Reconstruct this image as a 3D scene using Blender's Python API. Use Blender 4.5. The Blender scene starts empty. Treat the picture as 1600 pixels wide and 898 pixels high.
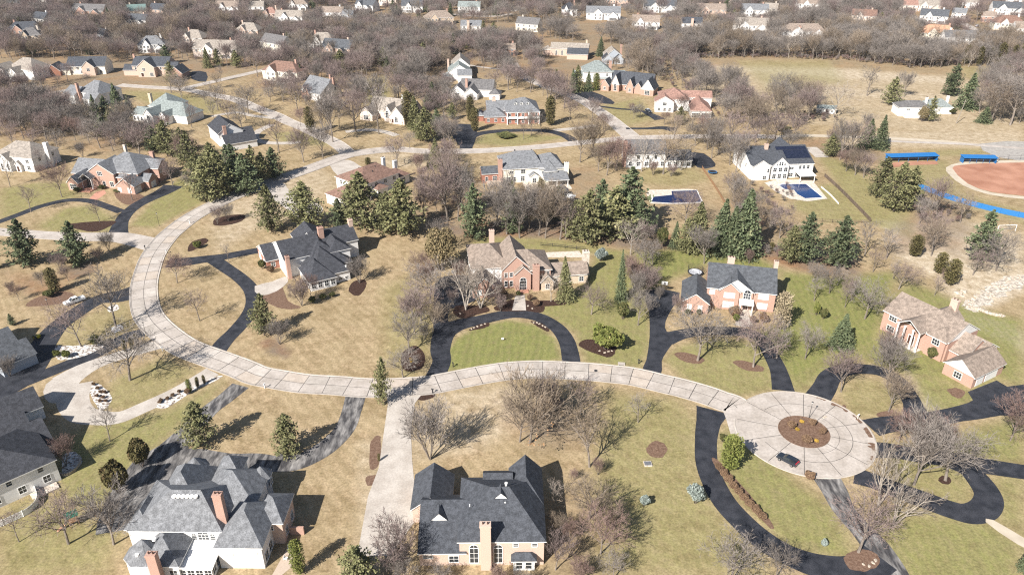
import bpy, bmesh, math, random
import numpy as np
from mathutils import Vector, Matrix
from mathutils.geometry import tessellate_polygon

random.seed(7); RNG = np.random.default_rng(7)
SC = bpy.context.scene
COL = SC.collection
R = math.radians

# ------------------------------------------------------------------ camera
CAM_H, PITCH, FPX = 112.0, 28.5, 1200.0          # metres, degrees, focal length in photo pixels (1600 wide)
_cp, _sp = math.cos(R(PITCH)), math.sin(R(PITCH))

def gp(u, v, z=0.0):
    """photo pixel -> surveyed point of the place at height z"""
    x, y = (u - 800) / FPX, (449 - v) / FPX
    t = (z - CAM_H) / (-_sp + y * _cp)
    return (x * t, (_cp + y * _sp) * t)

def height_at(v_base, v_top):
    """height of an upright thing whose foot is on row v_base and whose tip is on row v_top"""
    Y = gp(800, v_base)[1]
    y = (449 - v_top) / FPX
    return CAM_H + Y * (-_sp + y * _cp) / (_cp + y * _sp)

def scale_px(v):                                  # pixels per metre on the ground at row v
    Y = gp(800, v)[1]
    return FPX / (Y * _cp + CAM_H * _sp)

# ------------------------------------------------------------------ objects
def tag(o, label=None, cat=None, group=None, kind=None):
    if label: o['label'] = label
    if cat: o['category'] = cat
    if group: o['group'] = group
    if kind: o['kind'] = kind
    return o

def link(o, parent=None):
    COL.objects.link(o)
    if parent is not None: o.parent = parent
    return o

def empty(name, x=0, y=0, z=0, rz=0, s=1.0):
    o = bpy.data.objects.new(name, None); COL.objects.link(o)
    o.empty_display_size = .5
    o.location = (x, y, z); o.rotation_euler = (0, 0, rz)
    o.scale = s if isinstance(s, (tuple, list)) else (s, s, s)
    return o

def inst(name, mesh, parent=None, loc=(0, 0, 0), rz=0, s=None):
    o = bpy.data.objects.new(name, mesh); COL.objects.link(o)
    if parent is not None: o.parent = parent
    o.location = loc; o.rotation_euler = (0, 0, rz)
    if s: o.scale = s
    return o

class MB:
    """collects faces; build() links them as ONE mesh object"""
    def __init__(s): s.v = []; s.f = []; s.m = []; s.sm = False
    def face(s, pts, m=0):
        n = len(s.v); s.v.extend([tuple(p) for p in pts]); s.f.append(tuple(range(n, n + len(pts)))); s.m.append(m)
    def box(s, x0, x1, y0, y1, z0, z1, m=0, bottom=True):
        n = len(s.v)
        s.v += [(x0,y0,z0),(x1,y0,z0),(x1,y1,z0),(x0,y1,z0),(x0,y0,z1),(x1,y0,z1),(x1,y1,z1),(x0,y1,z1)]
        F = [(4,5,6,7),(0,1,5,4),(1,2,6,5),(2,3,7,6),(3,0,4,7)] + ([(3,2,1,0)] if bottom else [])
        for f in F: s.f.append(tuple(n + i for i in f)); s.m.append(m)
    def tube(s, a, b, ra, rb, n=6, m=0, caps=True):
        a, b = Vector(a), Vector(b); d = (b - a)
        if d.length < 1e-6: return
        d.normalize(); u = d.orthogonal().normalized(); w = d.cross(u); k = len(s.v)
        for c, r in ((a, ra), (b, rb)):
            for i in range(n):
                t = 2 * math.pi * i / n
                s.v.append(tuple(c + u * (r * math.cos(t)) + w * (r * math.sin(t))))
        for i in range(n):
            j = (i + 1) % n; s.f.append((k+i, k+j, k+n+j, k+n+i)); s.m.append(m)
        if caps:
            s.f.append(tuple(k+n+i for i in range(n))); s.m.append(m)
            s.f.append(tuple(k+n-1-i for i in range(n))); s.m.append(m)
    def lathe(s, prof, n=16, m=0, c=(0,0)):
        k = len(s.v)
        for r, z in prof:
            for i in range(n):
                t = 2*math.pi*i/n; s.v.append((c[0]+r*math.cos(t), c[1]+r*math.sin(t), z))
        for a in range(len(prof)-1):
            for i in range(n):
                j=(i+1)%n; s.f.append((k+a*n+i,k+a*n+j,k+(a+1)*n+j,k+(a+1)*n+i)); s.m.append(m)
        s.f.append(tuple(k+(len(prof)-1)*n+i for i in range(n))); s.m.append(m)
    def poly(s, pts2, z, m=0):                     # flat polygon, any shape
        tri = tessellate_polygon([[Vector((p[0], p[1], 0)) for p in pts2]]); k = len(s.v)
        s.v += [(p[0], p[1], z) for p in pts2]
        for t in tri:
            a, b, c = (pts2[i] for i in t)
            if (b[0]-a[0])*(c[1]-a[1]) - (b[1]-a[1])*(c[0]-a[0]) < 0: t = (t[0], t[2], t[1])
            s.f.append(tuple(k + i for i in t)); s.m.append(m)
    def mesh(s, name, mats):
        me = bpy.data.meshes.new(name); me.from_pydata(s.v, [], s.f)
        for m in (mats if isinstance(mats, (list, tuple)) else [mats]): me.materials.append(m)
        me.polygons.foreach_set('material_index', s.m)
        if s.sm: me.polygons.foreach_set('use_smooth', [True]*len(s.f))
        me.update(); return me
    def build(s, name, mats, parent=None, loc=(0,0,0), rz=0):
        return inst(name, s.mesh(name, mats), parent, loc, rz)

# ------------------------------------------------------------------ materials
def new_mat(name):
    m = bpy.data.materials.new(name); m.use_nodes = True; nt = m.node_tree
    return m, nt, nt.nodes['Principled BSDF'], nt.nodes.new, nt.links.new

def noisy(name, c1, c2, scale=1.0, rough=.85, detail=4, stretch=(1,1,1), fine=0, fine_amt=.25, spec=.3, metal=0, bump=0, lo=.35, hi=.65, rnd=0, coat=0):
    """two-tone procedural surface in the object's own metres, with an optional fine grain"""
    m, nt, b, N, L = new_mat(name)
    tc = N('ShaderNodeTexCoord'); mp = N('ShaderNodeMapping'); mp.inputs['Scale'].default_value = stretch
    L(tc.outputs['Object'], mp.inputs[0])
    n1 = N('ShaderNodeTexNoise'); n1.inputs['Scale'].default_value = scale; n1.inputs['Detail'].default_value = detail
    L(mp.outputs[0], n1.inputs['Vector'])
    r = N('ShaderNodeMapRange'); r.inputs[1].default_value = lo; r.inputs[2].default_value = hi
    L(n1.outputs['Fac'], r.inputs[0])
    mx = N('ShaderNodeMix'); mx.data_type = 'RGBA'
    mx.inputs['A'].default_value = (*c1, 1); mx.inputs['B'].default_value = (*c2, 1)
    L(r.outputs[0], mx.inputs['Factor']); out = mx.outputs['Result']
    if fine:
        n2 = N('ShaderNodeTexNoise'); n2.inputs['Scale'].default_value = fine; n2.inputs['Detail'].default_value = 2
        L(mp.outputs[0], n2.inputs['Vector'])
        r2 = N('ShaderNodeMapRange'); r2.inputs[1].default_value = .3; r2.inputs[2].default_value = .7
        r2.inputs[3].default_value = 1 - fine_amt; r2.inputs[4].default_value = 1 + fine_amt
        L(n2.outputs['Fac'], r2.inputs[0])
        hs = N('ShaderNodeHueSaturation'); L(out, hs.inputs['Color']); L(r2.outputs[0], hs.inputs['Value']); out = hs.outputs[0]
    if rnd:
        oi = N('ShaderNodeObjectInfo'); r3 = N('ShaderNodeMapRange')
        r3.inputs[3].default_value = 1 - rnd; r3.inputs[4].default_value = 1 + rnd; L(oi.outputs['Random'], r3.inputs[0])
        h3 = N('ShaderNodeHueSaturation'); L(out, h3.inputs['Color']); L(r3.outputs[0], h3.inputs['Value']); out = h3.outputs[0]
    L(out, b.inputs['Base Color'])
    b.inputs['Roughness'].default_value = rough; b.inputs['Specular IOR Level'].default_value = spec
    b.inputs['Metallic'].default_value = metal; b.inputs['Coat Weight'].default_value = coat
    if bump:
        bp = N('ShaderNodeBump'); bp.inputs['Strength'].default_value = bump; bp.inputs['Distance'].default_value = .05
        L((n2 if fine else n1).outputs['Fac'], bp.inputs['Height']); L(bp.outputs[0], b.inputs['Normal'])
    return m

def tone(c, k): return tuple(x * k for x in c)
M = {}
def shingle(key, c):
    M[key] = noisy('shingles_' + key, tone(c, .78), tone(c, 1.25), 1.1, .9, 5, (1,1,1), 5.0, .32, .2)
shingle('charcoal', (.048,.050,.058)); shingle('slate', (.082,.088,.098)); shingle('grey', (.165,.17,.18)); shingle('paleg', (.20,.225,.22))
shingle('taupe', (.235,.19,.158)); shingle('tan', (.26,.23,.20)); shingle('brown', (.185,.115,.09)); shingle('rust', (.265,.16,.13))
shingle('orange', (.42,.25,.165)); shingle('plum', (.12,.105,.11)); shingle('slateblue', (.062,.067,.078)); shingle('stonegrey', (.13,.125,.125))
def brick(key, c, c2):
    M[key] = noisy('brick_' + key, c, c2, 6.0, .9, 3, (1,1,2.2), 14, .22, .2)
brick('red', (.30,.13,.09), (.38,.19,.14)); brick('orangeb', (.37,.225,.175), (.47,.315,.255)); brick('pink', (.49,.355,.285), (.57,.44,.365))
brick('tanb', (.50,.40,.30), (.58,.48,.38)); brick('darkb', (.22,.10,.07), (.30,.15,.10))
M['white'] = noisy('white_siding', (.68,.67,.65), (.75,.74,.73), .5, .6, 2, (1,1,6), 3, .04, .4)
M['cream'] = noisy('cream_siding', (.68,.64,.54), (.75,.71,.61), .5, .65, 2, (1,1,6), 3, .05)
M['pinkw'] = noisy('pale_stucco', (.66,.56,.48), (.72,.62,.55), .8, .85, 2, (1,1,1), 4, .06)
M['bluegrey'] = noisy('grey_siding', (.34,.37,.41), (.40,.43,.47), .5, .7, 2, (1,1,6), 3, .05)
M['trim'] = noisy('white_trim_paint', (.78,.77,.74), (.82,.81,.79), 2, .5, 2, spec=.4)
M['glass'] = noisy('window_glass', (.016,.02,.026), (.05,.058,.066), .6, .06, 1, spec=.6)
M['paleglass'] = noisy('blind_behind_glass', (.50,.53,.53), (.62,.63,.62), .8, .12, 1, spec=.6)
M['door'] = noisy('dark_door_paint', (.055,.03,.022), (.08,.04,.03), 3, .5)
M['garage'] = noisy('garage_door_paint', (.66,.65,.62), (.72,.71,.69), 1, .6, 2, (1,1,5))
M['metal'] = noisy('grey_metal', (.25,.25,.26), (.34,.34,.35), 3, .45, 2, metal=.6)
M['black'] = noisy('black_metal', (.02,.02,.022), (.04,.04,.045), 4, .5)
M['stone'] = noisy('limestone', (.44,.38,.31), (.62,.56,.49), 1.2, .9, 4, (1,1,1), 5, .2)
M['rock'] = noisy('garden_rock', (.27,.22,.17), (.50,.44,.37), 2, .9, 4)
M['deck'] = noisy('weathered_deck', (.42,.33,.26), (.50,.41,.33), 2, .85, 3, (1,8,1))
M['brickpave'] = noisy('brick_paving', (.40,.20,.14), (.50,.27,.20), 3, .9, 3, (1,1,1), 9, .2)
M['solar'] = noisy('solar_glass', (.012,.016,.03), (.02,.024,.045), 1.2, .15, 1, spec=.6)
M['copper'] = noisy('weathered_copper', (.10,.16,.15), (.15,.21,.20), 2, .6)
# ------------------------------------------------------------------ curves on the ground
def smooth(P, closed=False, n=6):
    P = [Vector((p[0], p[1])) for p in P]; out = []; K = len(P)
    for i in range(K if closed else K - 1):
        if closed: a, b, c, d = P[i-1], P[i], P[(i+1) % K], P[(i+2) % K]
        else: a, b, c, d = P[max(i-1,0)], P[i], P[i+1], P[min(i+2,K-1)]
        for k in range(n):
            t = k / n
            out.append(.5 * ((2*b) + (c-a)*t + (2*a-5*b+4*c-d)*t*t + (3*b-a-3*c+d)*t**3))
    if not closed: out.append(P[-1])
    return out

def px(s):                                         # 'u,v u,v ...' -> ground points
    return [gp(*map(float, q.split(','))) for q in s.split()]

def offset(P, d):
    out = []
    for i, p in enumerate(P):
        t = (P[min(i+1, len(P)-1)] - P[max(i-1, 0)]).normalized()
        out.append(p + Vector((-t.y, t.x)) * d)
    return out

_z = [0.012]
def layer(dz=.004):
    _z[0] = .010 + ((_z[0] - .010 + dz) % .033); return _z[0]

def ribbon(name, pts, w, mat, z=None, n=6):
    P = smooth(pts, n=n) if n else [Vector(p) for p in pts]; W = w if isinstance(w, (list, tuple)) else (w, w)
    m = MB(); z = layer() if z is None else z; K = len(P)
    Lf = [p for p in P]; A = []; B = []
    for i, p in enumerate(P):
        t = (P[min(i+1, K-1)] - P[max(i-1, 0)]).normalized(); nn = Vector((-t.y, t.x))
        f = i/(K-1)*(len(W)-1); j = min(int(f), len(W)-2); ww = W[j] + (W[j+1]-W[j])*(f-j)
        A.append(p + nn*ww/2); B.append(p - nn*ww/2)
    for i in range(K-1):
        m.face([(*B[i],z),(*B[i+1],z),(*A[i+1],z),(*A[i],z)])
    o = m.build(name, mat); tag(o, kind='structure'); return o, P, A, B

def area(name, s, mat, z=None, n=5, kind='structure', rough=0):
    P = px(s) if isinstance(s, str) else s
    P = smooth(P, True, n) if n else P
    if rough: P = [Vector((p[0]+random.uniform(-rough, rough), p[1]+random.uniform(-rough, rough))) for p in P]
    m = MB(); m.poly([(p[0], p[1]) for p in P], layer() if z is None else z)
    o = m.build(name, mat); tag(o, kind=kind); return o

def kerb(name, P, mat, w=.32, h=.11, z=0, gap=None):
    """rolled concrete kerb along one edge of a road"""
    m = MB(); prof = [(-w/2, 0), (-w/2, h), (w*.1, h), (w/2, .02), (w/2, 0)]
    rows = [offset(P, d) for d, _ in prof]
    for i in range(len(P)-1):
        for k in range(len(prof)-1):
            a, b = rows[k], rows[k+1]
            m.face([(*a[i], z+prof[k][1]), (*a[i+1], z+prof[k][1]), (*b[i+1], z+prof[k+1][1]), (*b[i], z+prof[k+1][1])])
    return tag(m.build(name, mat), kind='structure')

# ------------------------------------------------------------------ ground sheet with its kinds of turf
def axis(segs):
    out = []
    for a, b, d in segs: out += list(np.arange(a, b, d))
    return np.array(out + [segs[-1][1]])
gx = axis([(-2600,-700,120),(-700,-300,14),(-300,-150,3.5),(-150,190,1.4),(190,330,3.5),(330,700,14),(700,2600,120)])
gy = axis([(-400,60,40),(60,84,8),(84,260,1.4),(260,460,2.6),(460,900,9),(900,4000,150)])
GX, GY = np.meshgrid(gx, gy); zone = np.zeros(GX.shape + (3,))

def soft_poly(pts, soft):
    x, y = GX, GY; ins = np.zeros(GX.shape, bool); dist = np.full(GX.shape, 1e9)
    for i in range(len(pts)):
        (x1, y1), (x2, y2) = pts[i], pts[(i+1) % len(pts)]
        c = ((y1 > y) != (y2 > y)) & (x < (x2-x1)*(y-y1)/((y2-y1) or 1e-9) + x1); ins ^= c
        dx, dy = x2-x1, y2-y1; t = np.clip(((x-x1)*dx+(y-y1)*dy)/(dx*dx+dy*dy+1e-9), 0, 1)
        dist = np.minimum(dist, np.hypot(x-x1-t*dx, y-y1-t*dy))
    return np.clip(.5 + np.where(ins, dist, -dist)/(2*soft), 0, 1)

ZONES = """
0 .95 1.0 695,580 698,548 715,528 745,510 795,500 840,508 868,530 878,562 790,570
0 .72 1.5 830,480 900,520 915,566 1000,575 1016,540 1014,458 990,420 975,392 935,388 915,440 880,470
0 .60 2.0 740,368 850,372 945,376 945,398 850,392 735,392
0 .95 2.5 985,395 1055,388 1180,398 1225,425 1300,432 1400,425 1385,480 1370,540 1300,560 1240,604 1212,560 1182,520 1228,505 1222,425 1110,412 1060,430 1012,452
0 .62 1.5 1038,562 1065,540 1110,528 1180,534 1204,560 1215,606 1160,618 1080,602
0 .80 2.5 1225,560 1300,540 1370,520 1380,470 1420,440 1520,480 1600,500 1600,610 1560,590 1540,610 1440,592 1340,560 1282,592 1245,615
0 .42 1.5 1310,610 1340,590 1380,596 1405,620 1390,650 1330,650
0 .72 1.5 1425,580 1540,618 1500,640 1450,642 1430,600
0 .72 3.0 1380,800 1480,802 1550,815 1600,850 1600,920 1420,920 1370,850
0 .72 2.0 1150,660 1240,750 1310,800 1340,880 1230,856 1160,780 1120,730 1125,680
0 .75 2.0 1470,684 1600,648 1600,724 1540,718 1475,705
0 .55 2.0 1380,690 1460,700 1520,745 1520,790 1480,790 1400,760
0 .60 2.0 1552,745 1600,740 1600,840 1560,810
0 .50 3.0 950,612 1060,625 1096,665 1090,745 1160,840 1200,900 930,900 925,760 940,680
0 .66 1.5 205,352 250,302 285,275 335,296 380,282 300,325 240,356
0 .62 1.5 60,352 100,325 150,320 182,345 172,362 70,361
0 .60 2.0 0,295 60,285 112,285 125,308 65,322 0,344
0 .66 2.5 80,745 95,690 150,660 260,640 345,598 310,645 220,720 190,780 110,800
0 .45 1.5 150,640 180,592 250,560 310,578 260,612 205,640
0 .30 2.0 80,560 100,505 200,470 210,510 150,545
0 .5 2.5 0,790 60,770 130,800 190,830 160,898 0,898
0 .55 2.0 1275,240 1300,240 1425,330 1430,375 1350,345 1310,290
0 .50 2.0 1230,322 1283,290 1310,284 1362,345 1290,348
0 .42 3.0 1395,255 1480,250 1500,300 1600,330 1600,350 1440,300 1380,270
0 .42 2.5 1440,235 1540,232 1540,243 1440,245
0 .35 3.0 1010,250 1080,258 1110,280 1060,292 990,285
0 .52 3.0 560,128 600,120 612,150 570,166
0 .55 2.0 738,224 762,206 840,211 890,214 800,229
0 .45 3.0 940,166 1000,152 1024,186 960,202
0 .50 2.0 425,207 490,205 520,228 440,224
0 .45 3.0 180,140 280,145 350,160 340,180 250,170
0 .35 4.0 30,160 90,150 90,175 40,185
0 .45 4.0 470,45 590,30 610,50 520,65
0 .35 5.0 1150,95 1300,95 1320,130 1200,140
0 .40 5.0 1500,105 1600,103 1600,125 1510,122
0 .40 3.0 600,450 640,430 680,480 680,540 640,600 600,560
0 .45 3.0 1270,820 1340,850 1330,880 1270,870
1 .95 2.0 690,368 790,370 870,372 985,388 1060,388 1180,398 1225,415 1290,432 1345,432 1340,405 1225,383 1000,362 890,345 780,345 700,352
1 .60 3.0 1240,217 1300,217 1382,240 1380,258 1310,250 1240,235
1 .55 3.0 1480,300 1520,360 1500,400 1540,420 1470,390 1380,400 1400,350
1 .90 1.0 98,422 145,405 152,424 105,440
1 .95 .8 405,535 425,525 455,548 450,560 420,552
1 .70 3.0 0,420 30,430 90,430 120,455 40,465
1 .60 3.0 40,455 90,455 120,470 60,485
1 .45 5.0 640,330 700,270 760,300 790,350 700,370 640,350
1 .4 6.0 560,60 700,60 700,150 600,110 420,120
1 .45 6.0 1100,330 1180,290 1240,370 1180,390 1110,380
1 .40 4.0 800,260 930,260 980,340 880,345 800,330
1 .60 4.0 820,620 900,640 900,690 840,700 800,660
1 .35 4.0 880,770 930,740 950,898 870,898
1 .50 8.0 0,180 200,190 240,260 120,230 0,215
1 .60 10. 400,0 780,0 780,120 600,110 400,140
1 .60 10. 0,0 400,0 400,110 0,170
1 .55 12. 780,0 1600,0 1600,90 1050,90 900,130 780,110
2 .95 1.5 1498,470 1540,440 1600,415 1600,455 1530,490 1505,488
2 .55 2.0 1240,520 1290,500 1270,480 1240,500
2 .45 3.0 1400,335 1500,340 1600,365 1600,400 1480,400 1400,370
2 .45 2.0 1500,490 1560,500 1600,520 1600,560 1560,530
2 .95 2.0 1500,488 1570,500 1600,520 1600,548 1560,530 1520,512
2 .8 2.0 1470,440 1520,400 1560,395 1600,400 1600,416 1550,446 1505,476 1490,470
2 .8 2.5 1380,345 1440,350 1500,360 1560,380 1600,372 1600,410 1540,425 1500,440 1450,430 1400,400
2 .5 2.5 1460,430 1500,440 1495,470 1470,460
2 .40 3.0 330,330 400,300 500,262 530,290 450,340 400,360 340,392
2 .40 3.0 560,240 640,238 700,246 690,262 600,262
2 .35 3.0 1060,100 1600,130 1600,215 1200,190 1090,150
2 .75 4.0 1110,104 1300,106 1500,122 1500,134 1300,122 1130,112
2 .6 4.0 1180,128 1400,142 1560,150 1560,160 1380,156 1200,140
2 .50 3.0 1350,205 1600,205 1600,232 1300,228
2 .40 2.0 640,660 660,620 800,600 850,640 760,700 650,720
2 .35 1.5 560,690 600,680 600,898 560,898
2 .35 2.0 1410,570 1480,640 1440,650
"""
for ln in ZONES.strip().splitlines():
    t = ln.split(); pts = [gp(*map(float, q.split(','))) for q in t[3:]]
    k = int(t[0]); zone[..., k] = np.maximum(zone[..., k], soft_poly(pts, float(t[2])) * float(t[1]))
zone[..., 1] = np.maximum(zone[..., 1], np.clip((GY-430)/250, 0, .55) * (zone[..., 0] < .2) * (zone[..., 2] < .1))

nx, ny = len(gx), len(gy)
me = bpy.data.meshes.new('ground')
vs = np.stack([GX, GY, np.zeros_like(GX)], -1).reshape(-1, 3)
ii = (np.arange(ny-1)[:, None]*nx + np.arange(nx-1)[None]).reshape(-1)
fs = np.stack([ii, ii+1, ii+nx+1, ii+nx], 1)
me.vertices.add(len(vs)); me.vertices.foreach_set('co', vs.ravel())
me.loops.add(fs.size); me.loops.foreach_set('vertex_index', fs.ravel().astype(np.int32))
me.polygons.add(len(fs)); me.polygons.foreach_set('loop_start', np.arange(0, fs.size, 4, dtype=np.int32))
me.update(); me.validate()
at = me.attributes.new('zone', 'FLOAT_COLOR', 'POINT')
at.data.foreach_set('color', np.concatenate([zone.reshape(-1, 3), np.ones((len(vs), 1))], 1).ravel().astype(np.float32))

def turf_material():
    m, nt, b, N, L = new_mat('turf')
    tc = N('ShaderNodeTexCoord').outputs['Object']
    def noise(sc, det=4, rough=.6):
        n = N('ShaderNodeTexNoise'); n.inputs['Scale'].default_value = sc; n.inputs['Detail'].default_value = det
        n.inputs['Roughness'].default_value = rough; L(tc, n.inputs['Vector']); return n.outputs['Fac']
    def rng(x, a, b_, c=0, d=1):
        r = N('ShaderNodeMapRange'); r.inputs[1].default_value = a; r.inputs[2].default_value = b_
        r.inputs[3].default_value = c; r.inputs[4].default_value = d; L(x, r.inputs[0]); return r.outputs[0]
    def mix(f, A, B):
        x = N('ShaderNodeMix'); x.data_type = 'RGBA'
        for k, c in (('A', A), ('B', B)):
            if isinstance(c, tuple): x.inputs[k].default_value = (*c, 1)
            else: L(c, x.inputs[k])
        L(f, x.inputs['Factor']); return x.outputs['Result']
    def math_(op, a, c):
        x = N('ShaderNodeMath'); x.operation = op; x.use_clamp = op in ('ADD', 'MULTIPLY_ADD') and False
        for i, q in enumerate((a, c)):
            if isinstance(q, (int, float)): x.inputs[i].default_value = q
            else: L(q, x.inputs[i])
        return x.outputs[0]
    az = N('ShaderNodeAttribute'); az.attribute_name = 'zone'
    sp = N('ShaderNodeSeparateColor'); L(az.outputs['Color'], sp.inputs[0])
    big, med, fine, tuft = noise(.06, 3), noise(.38, 5, .65), noise(2.1, 3, .7), noise(.9, 4, .7)
    rag = math_('ADD', rng(med, .3, .7, -.34, .34), rng(tuft, .3, .7, -.26, .26))
    def w(ch, gain=1.0):
        x = math_('ADD', math_('MULTIPLY', ch, 1.0), math_('MULTIPLY', rag, math_('MULTIPLY', ch, gain)))
        r = N('ShaderNodeClamp'); L(x, r.inputs[0]); return r.outputs[0]
    straw = mix(rng(med, .32, .68), (.245,.178,.103), (.46,.35,.222))
    straw = mix(rng(big, .38, .66, 0, .4), straw, (.205,.16,.08))
    straw = mix(rng(tuft, .46, .70, 0, .6), straw, (.165,.122,.062))
    straw = mix(rng(noise(.16, 2), .42, .6, 0, .5), straw, (.40,.315,.195))
    wv2 = N('ShaderNodeTexWave'); wv2.inputs['Scale'].default_value = .13; wv2.inputs['Distortion'].default_value = 5; wv2.inputs['Detail'].default_value = 2; mp2 = N('ShaderNodeMapping'); mp2.inputs['Rotation'].default_value = (0, 0, R(-38)); L(tc, mp2.inputs[0]); L(mp2.outputs[0], wv2.inputs['Vector'])
    straw = mix(rng(wv2.outputs['Fac'], .2, .8, 0, .22), straw, (.18,.14,.068))
    green = mix(rng(med, .3, .7), (.100,.125,.034), (.225,.225,.080))
    wv = N('ShaderNodeTexWave'); wv.inputs['Scale'].default_value = .16; wv.inputs['Distortion'].default_value = 4.5; wv.inputs['Detail'].default_value = 1.5
    mp = N('ShaderNodeMapping'); mp.inputs['Rotation'].default_value = (0, 0, R(6)); L(tc, mp.inputs[0]); L(mp.outputs[0], wv.inputs['Vector'])
    green = mix(rng(wv.outputs['Fac'], .2, .8, 0, .34), green, (.245,.23,.09))
    green = mix(rng(tuft, .5, .78, 0, .45), green, (.34,.28,.145))
    litter = mix(rng(med, .35, .65), (.16,.088,.048), (.28,.165,.095))
    litter = mix(rng(big, .36, .56, 0, .85), litter, (.185,.150,.118))
    bare = mix(rng(med, .3, .7), (.36,.29,.205), (.58,.50,.39))
    bare = mix(rng(tuft, .5, .72, 0, .5), bare, (.20,.165,.085))
    c = mix(w(sp.outputs[2]), straw, bare); c = mix(w(sp.outputs[0]), c, green); c = mix(w(sp.outputs[1]), c, litter)
    hs = N('ShaderNodeHueSaturation'); L(c, hs.inputs['Color']); L(rng(fine, .25, .75, .62, 1.32), hs.inputs['Value'])
    L(hs.outputs[0], b.inputs['Base Color']); b.inputs['Roughness'].default_value = 1; b.inputs['Specular IOR Level'].default_value = .05
    bp = N('ShaderNodeBump'); bp.inputs['Strength'].default_value = .5; bp.inputs['Distance'].default_value = .12
    L(fine, bp.inputs['Height']); L(bp.outputs[0], b.inputs['Normal'])
    return m
me.materials.append(turf_material())
tag(link(bpy.data.objects.new('ground', me)), kind='structure')

# ------------------------------------------------------------------ paving materials
CONC = noisy('street_concrete', (.345,.305,.268), (.455,.41,.37), .25, .9, 5, (1,1,1), 1.6, .12, .2)
DRIVE = noisy('driveway_concrete', (.37,.33,.29), (.465,.425,.38), .3, .9, 5, (1,1,1), 2.4, .10, .2)
KERB = noisy('kerb_concrete', (.36,.32,.28), (.46,.42,.375), .6, .9, 3)
ASPH = noisy('sealed_asphalt', (.016,.018,.024), (.038,.040,.049), .45, .75, 6, (1,1,1), 5, .3, .35)
OLDA = noisy('old_asphalt', (.055,.053,.055), (.30,.285,.27), .8, .9, 6, (1,.25,1), 3, .3, .2, lo=.40, hi=.72)
SEAL = noisy('joint_tar', (.035,.033,.032), (.09,.08,.075), 1.5, .7)
MULCH = noisy('bark_mulch', (.030,.017,.013), (.075,.045,.035), 2.5, 1, 4, (1,1,1), 8, .3, .1)
BROWN = noisy('brown_mulch', (.12,.072,.05), (.19,.125,.09), 2.0, 1, 4, (1,1,1), 7, .3, .1)
CLAY = noisy('infield_clay', (.30,.145,.095), (.42,.225,.155), .12, 1, 5, (1,1,1), 2, .08, .1)
SAND = noisy('sandy_track', (.42,.36,.28), (.50,.44,.35), .3, 1, 4)
GRAVEL = noisy('grey_gravel', (.27,.25,.23), (.37,.35,.32), .7, 1, 5, (1,1,1), 4, .2)
WROCK = noisy('white_rock', (.16,.12,.095), (.64,.61,.57), 1.3, .9, 5, (1,1,1), 6, .3, lo=.40, hi=.54)
GRASSM = bpy.data.materials['turf']

# main street: one concrete ribbon, tar joints, rolled kerbs
main_px = "668,200 640,222 617,233 585,236 556,240 535,245 475,267 400,293 350,313 302,338 270,362 255,377 240,398 231,421 225,447 226,475 235,498 259,522 292,544 337,561 375,575 401,586 425,591 475,599 525,602 560,605 600,606 665,602 700,596 735,589 775,582 800,579 840,577 890,579 925,581 955,584 982,587 1007,592 1035,599 1065,606 1100,616 1128,626 1152,637"
CX, CY, CR, IR = 66.3, 137.7, 15.2, 5.5
mp_ = px(main_px)[2:]
road, P, A, B = ribbon('street', mp_ + [(CX-13, CY-1)], 7.7, CONC, z=.045)
tag(road, kind='structure')
cul = [(CX + CR*math.cos(t), CY + CR*math.sin(t)) for t in np.linspace(0, 2*math.pi, 72, endpoint=False)]
area('turning_circle', cul, CONC, z=.049, n=0)
road_z = .053
jm = MB()
def joint(a, b, w=.13, z=road_z):
    a, b = Vector(a), Vector(b); d = (b-a).normalized(); n = Vector((-d.y, d.x))*w/2
    jm.face([(*(a-n), z), (*(b-n), z), (*(b+n), z), (*(a+n), z)])
acc = 0; jix = []
for i in range(len(P)-1):
    if (P[i]-Vector((CX, CY))).length > 16: joint(P[i], P[i+1], .12)
    acc += (P[i+1]-P[i]).length
    if acc > 4.9 and (P[i]-Vector((CX, CY))).length > 17 and P[i].y < 262:
        acc = 0; a, b = A[i], B[i]; jix.append(i); joint(a + (b-a)*.03, b + (a-b)*.03, .12 + .06*random.random())
for k in range(12):
    t = math.pi*2*(k+.4)/12
    joint((CX+IR*1.02*math.cos(t), CY+IR*1.02*math.sin(t)), (CX+(CR-.4)*math.cos(t), CY+(CR-.4)*math.sin(t)), .12, road_z+.004)
for q in (-3.45, 3.45):
    E_ = offset(P, q)
    for i in range(len(P)-1):
        if (P[i]-Vector((CX, CY))).length > CR+2: joint(E_[i], E_[i+1], .09)
cc = [(CX+7.6*math.cos(t), CY+7.6*math.sin(t)) for t in np.linspace(R(-100), R(60), 20)]
for a, b in zip(cc, cc[1:]): joint(a, b, .07)
cc = [(CX+10.4*math.cos(t), CY+10.4*math.sin(t)) for t in np.linspace(R(-160), R(130), 30)]
for a, b in zip(cc, cc[1:]): joint(a, b, .11)
tag(jm.build('street_joints', SEAL), kind='structure')
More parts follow.
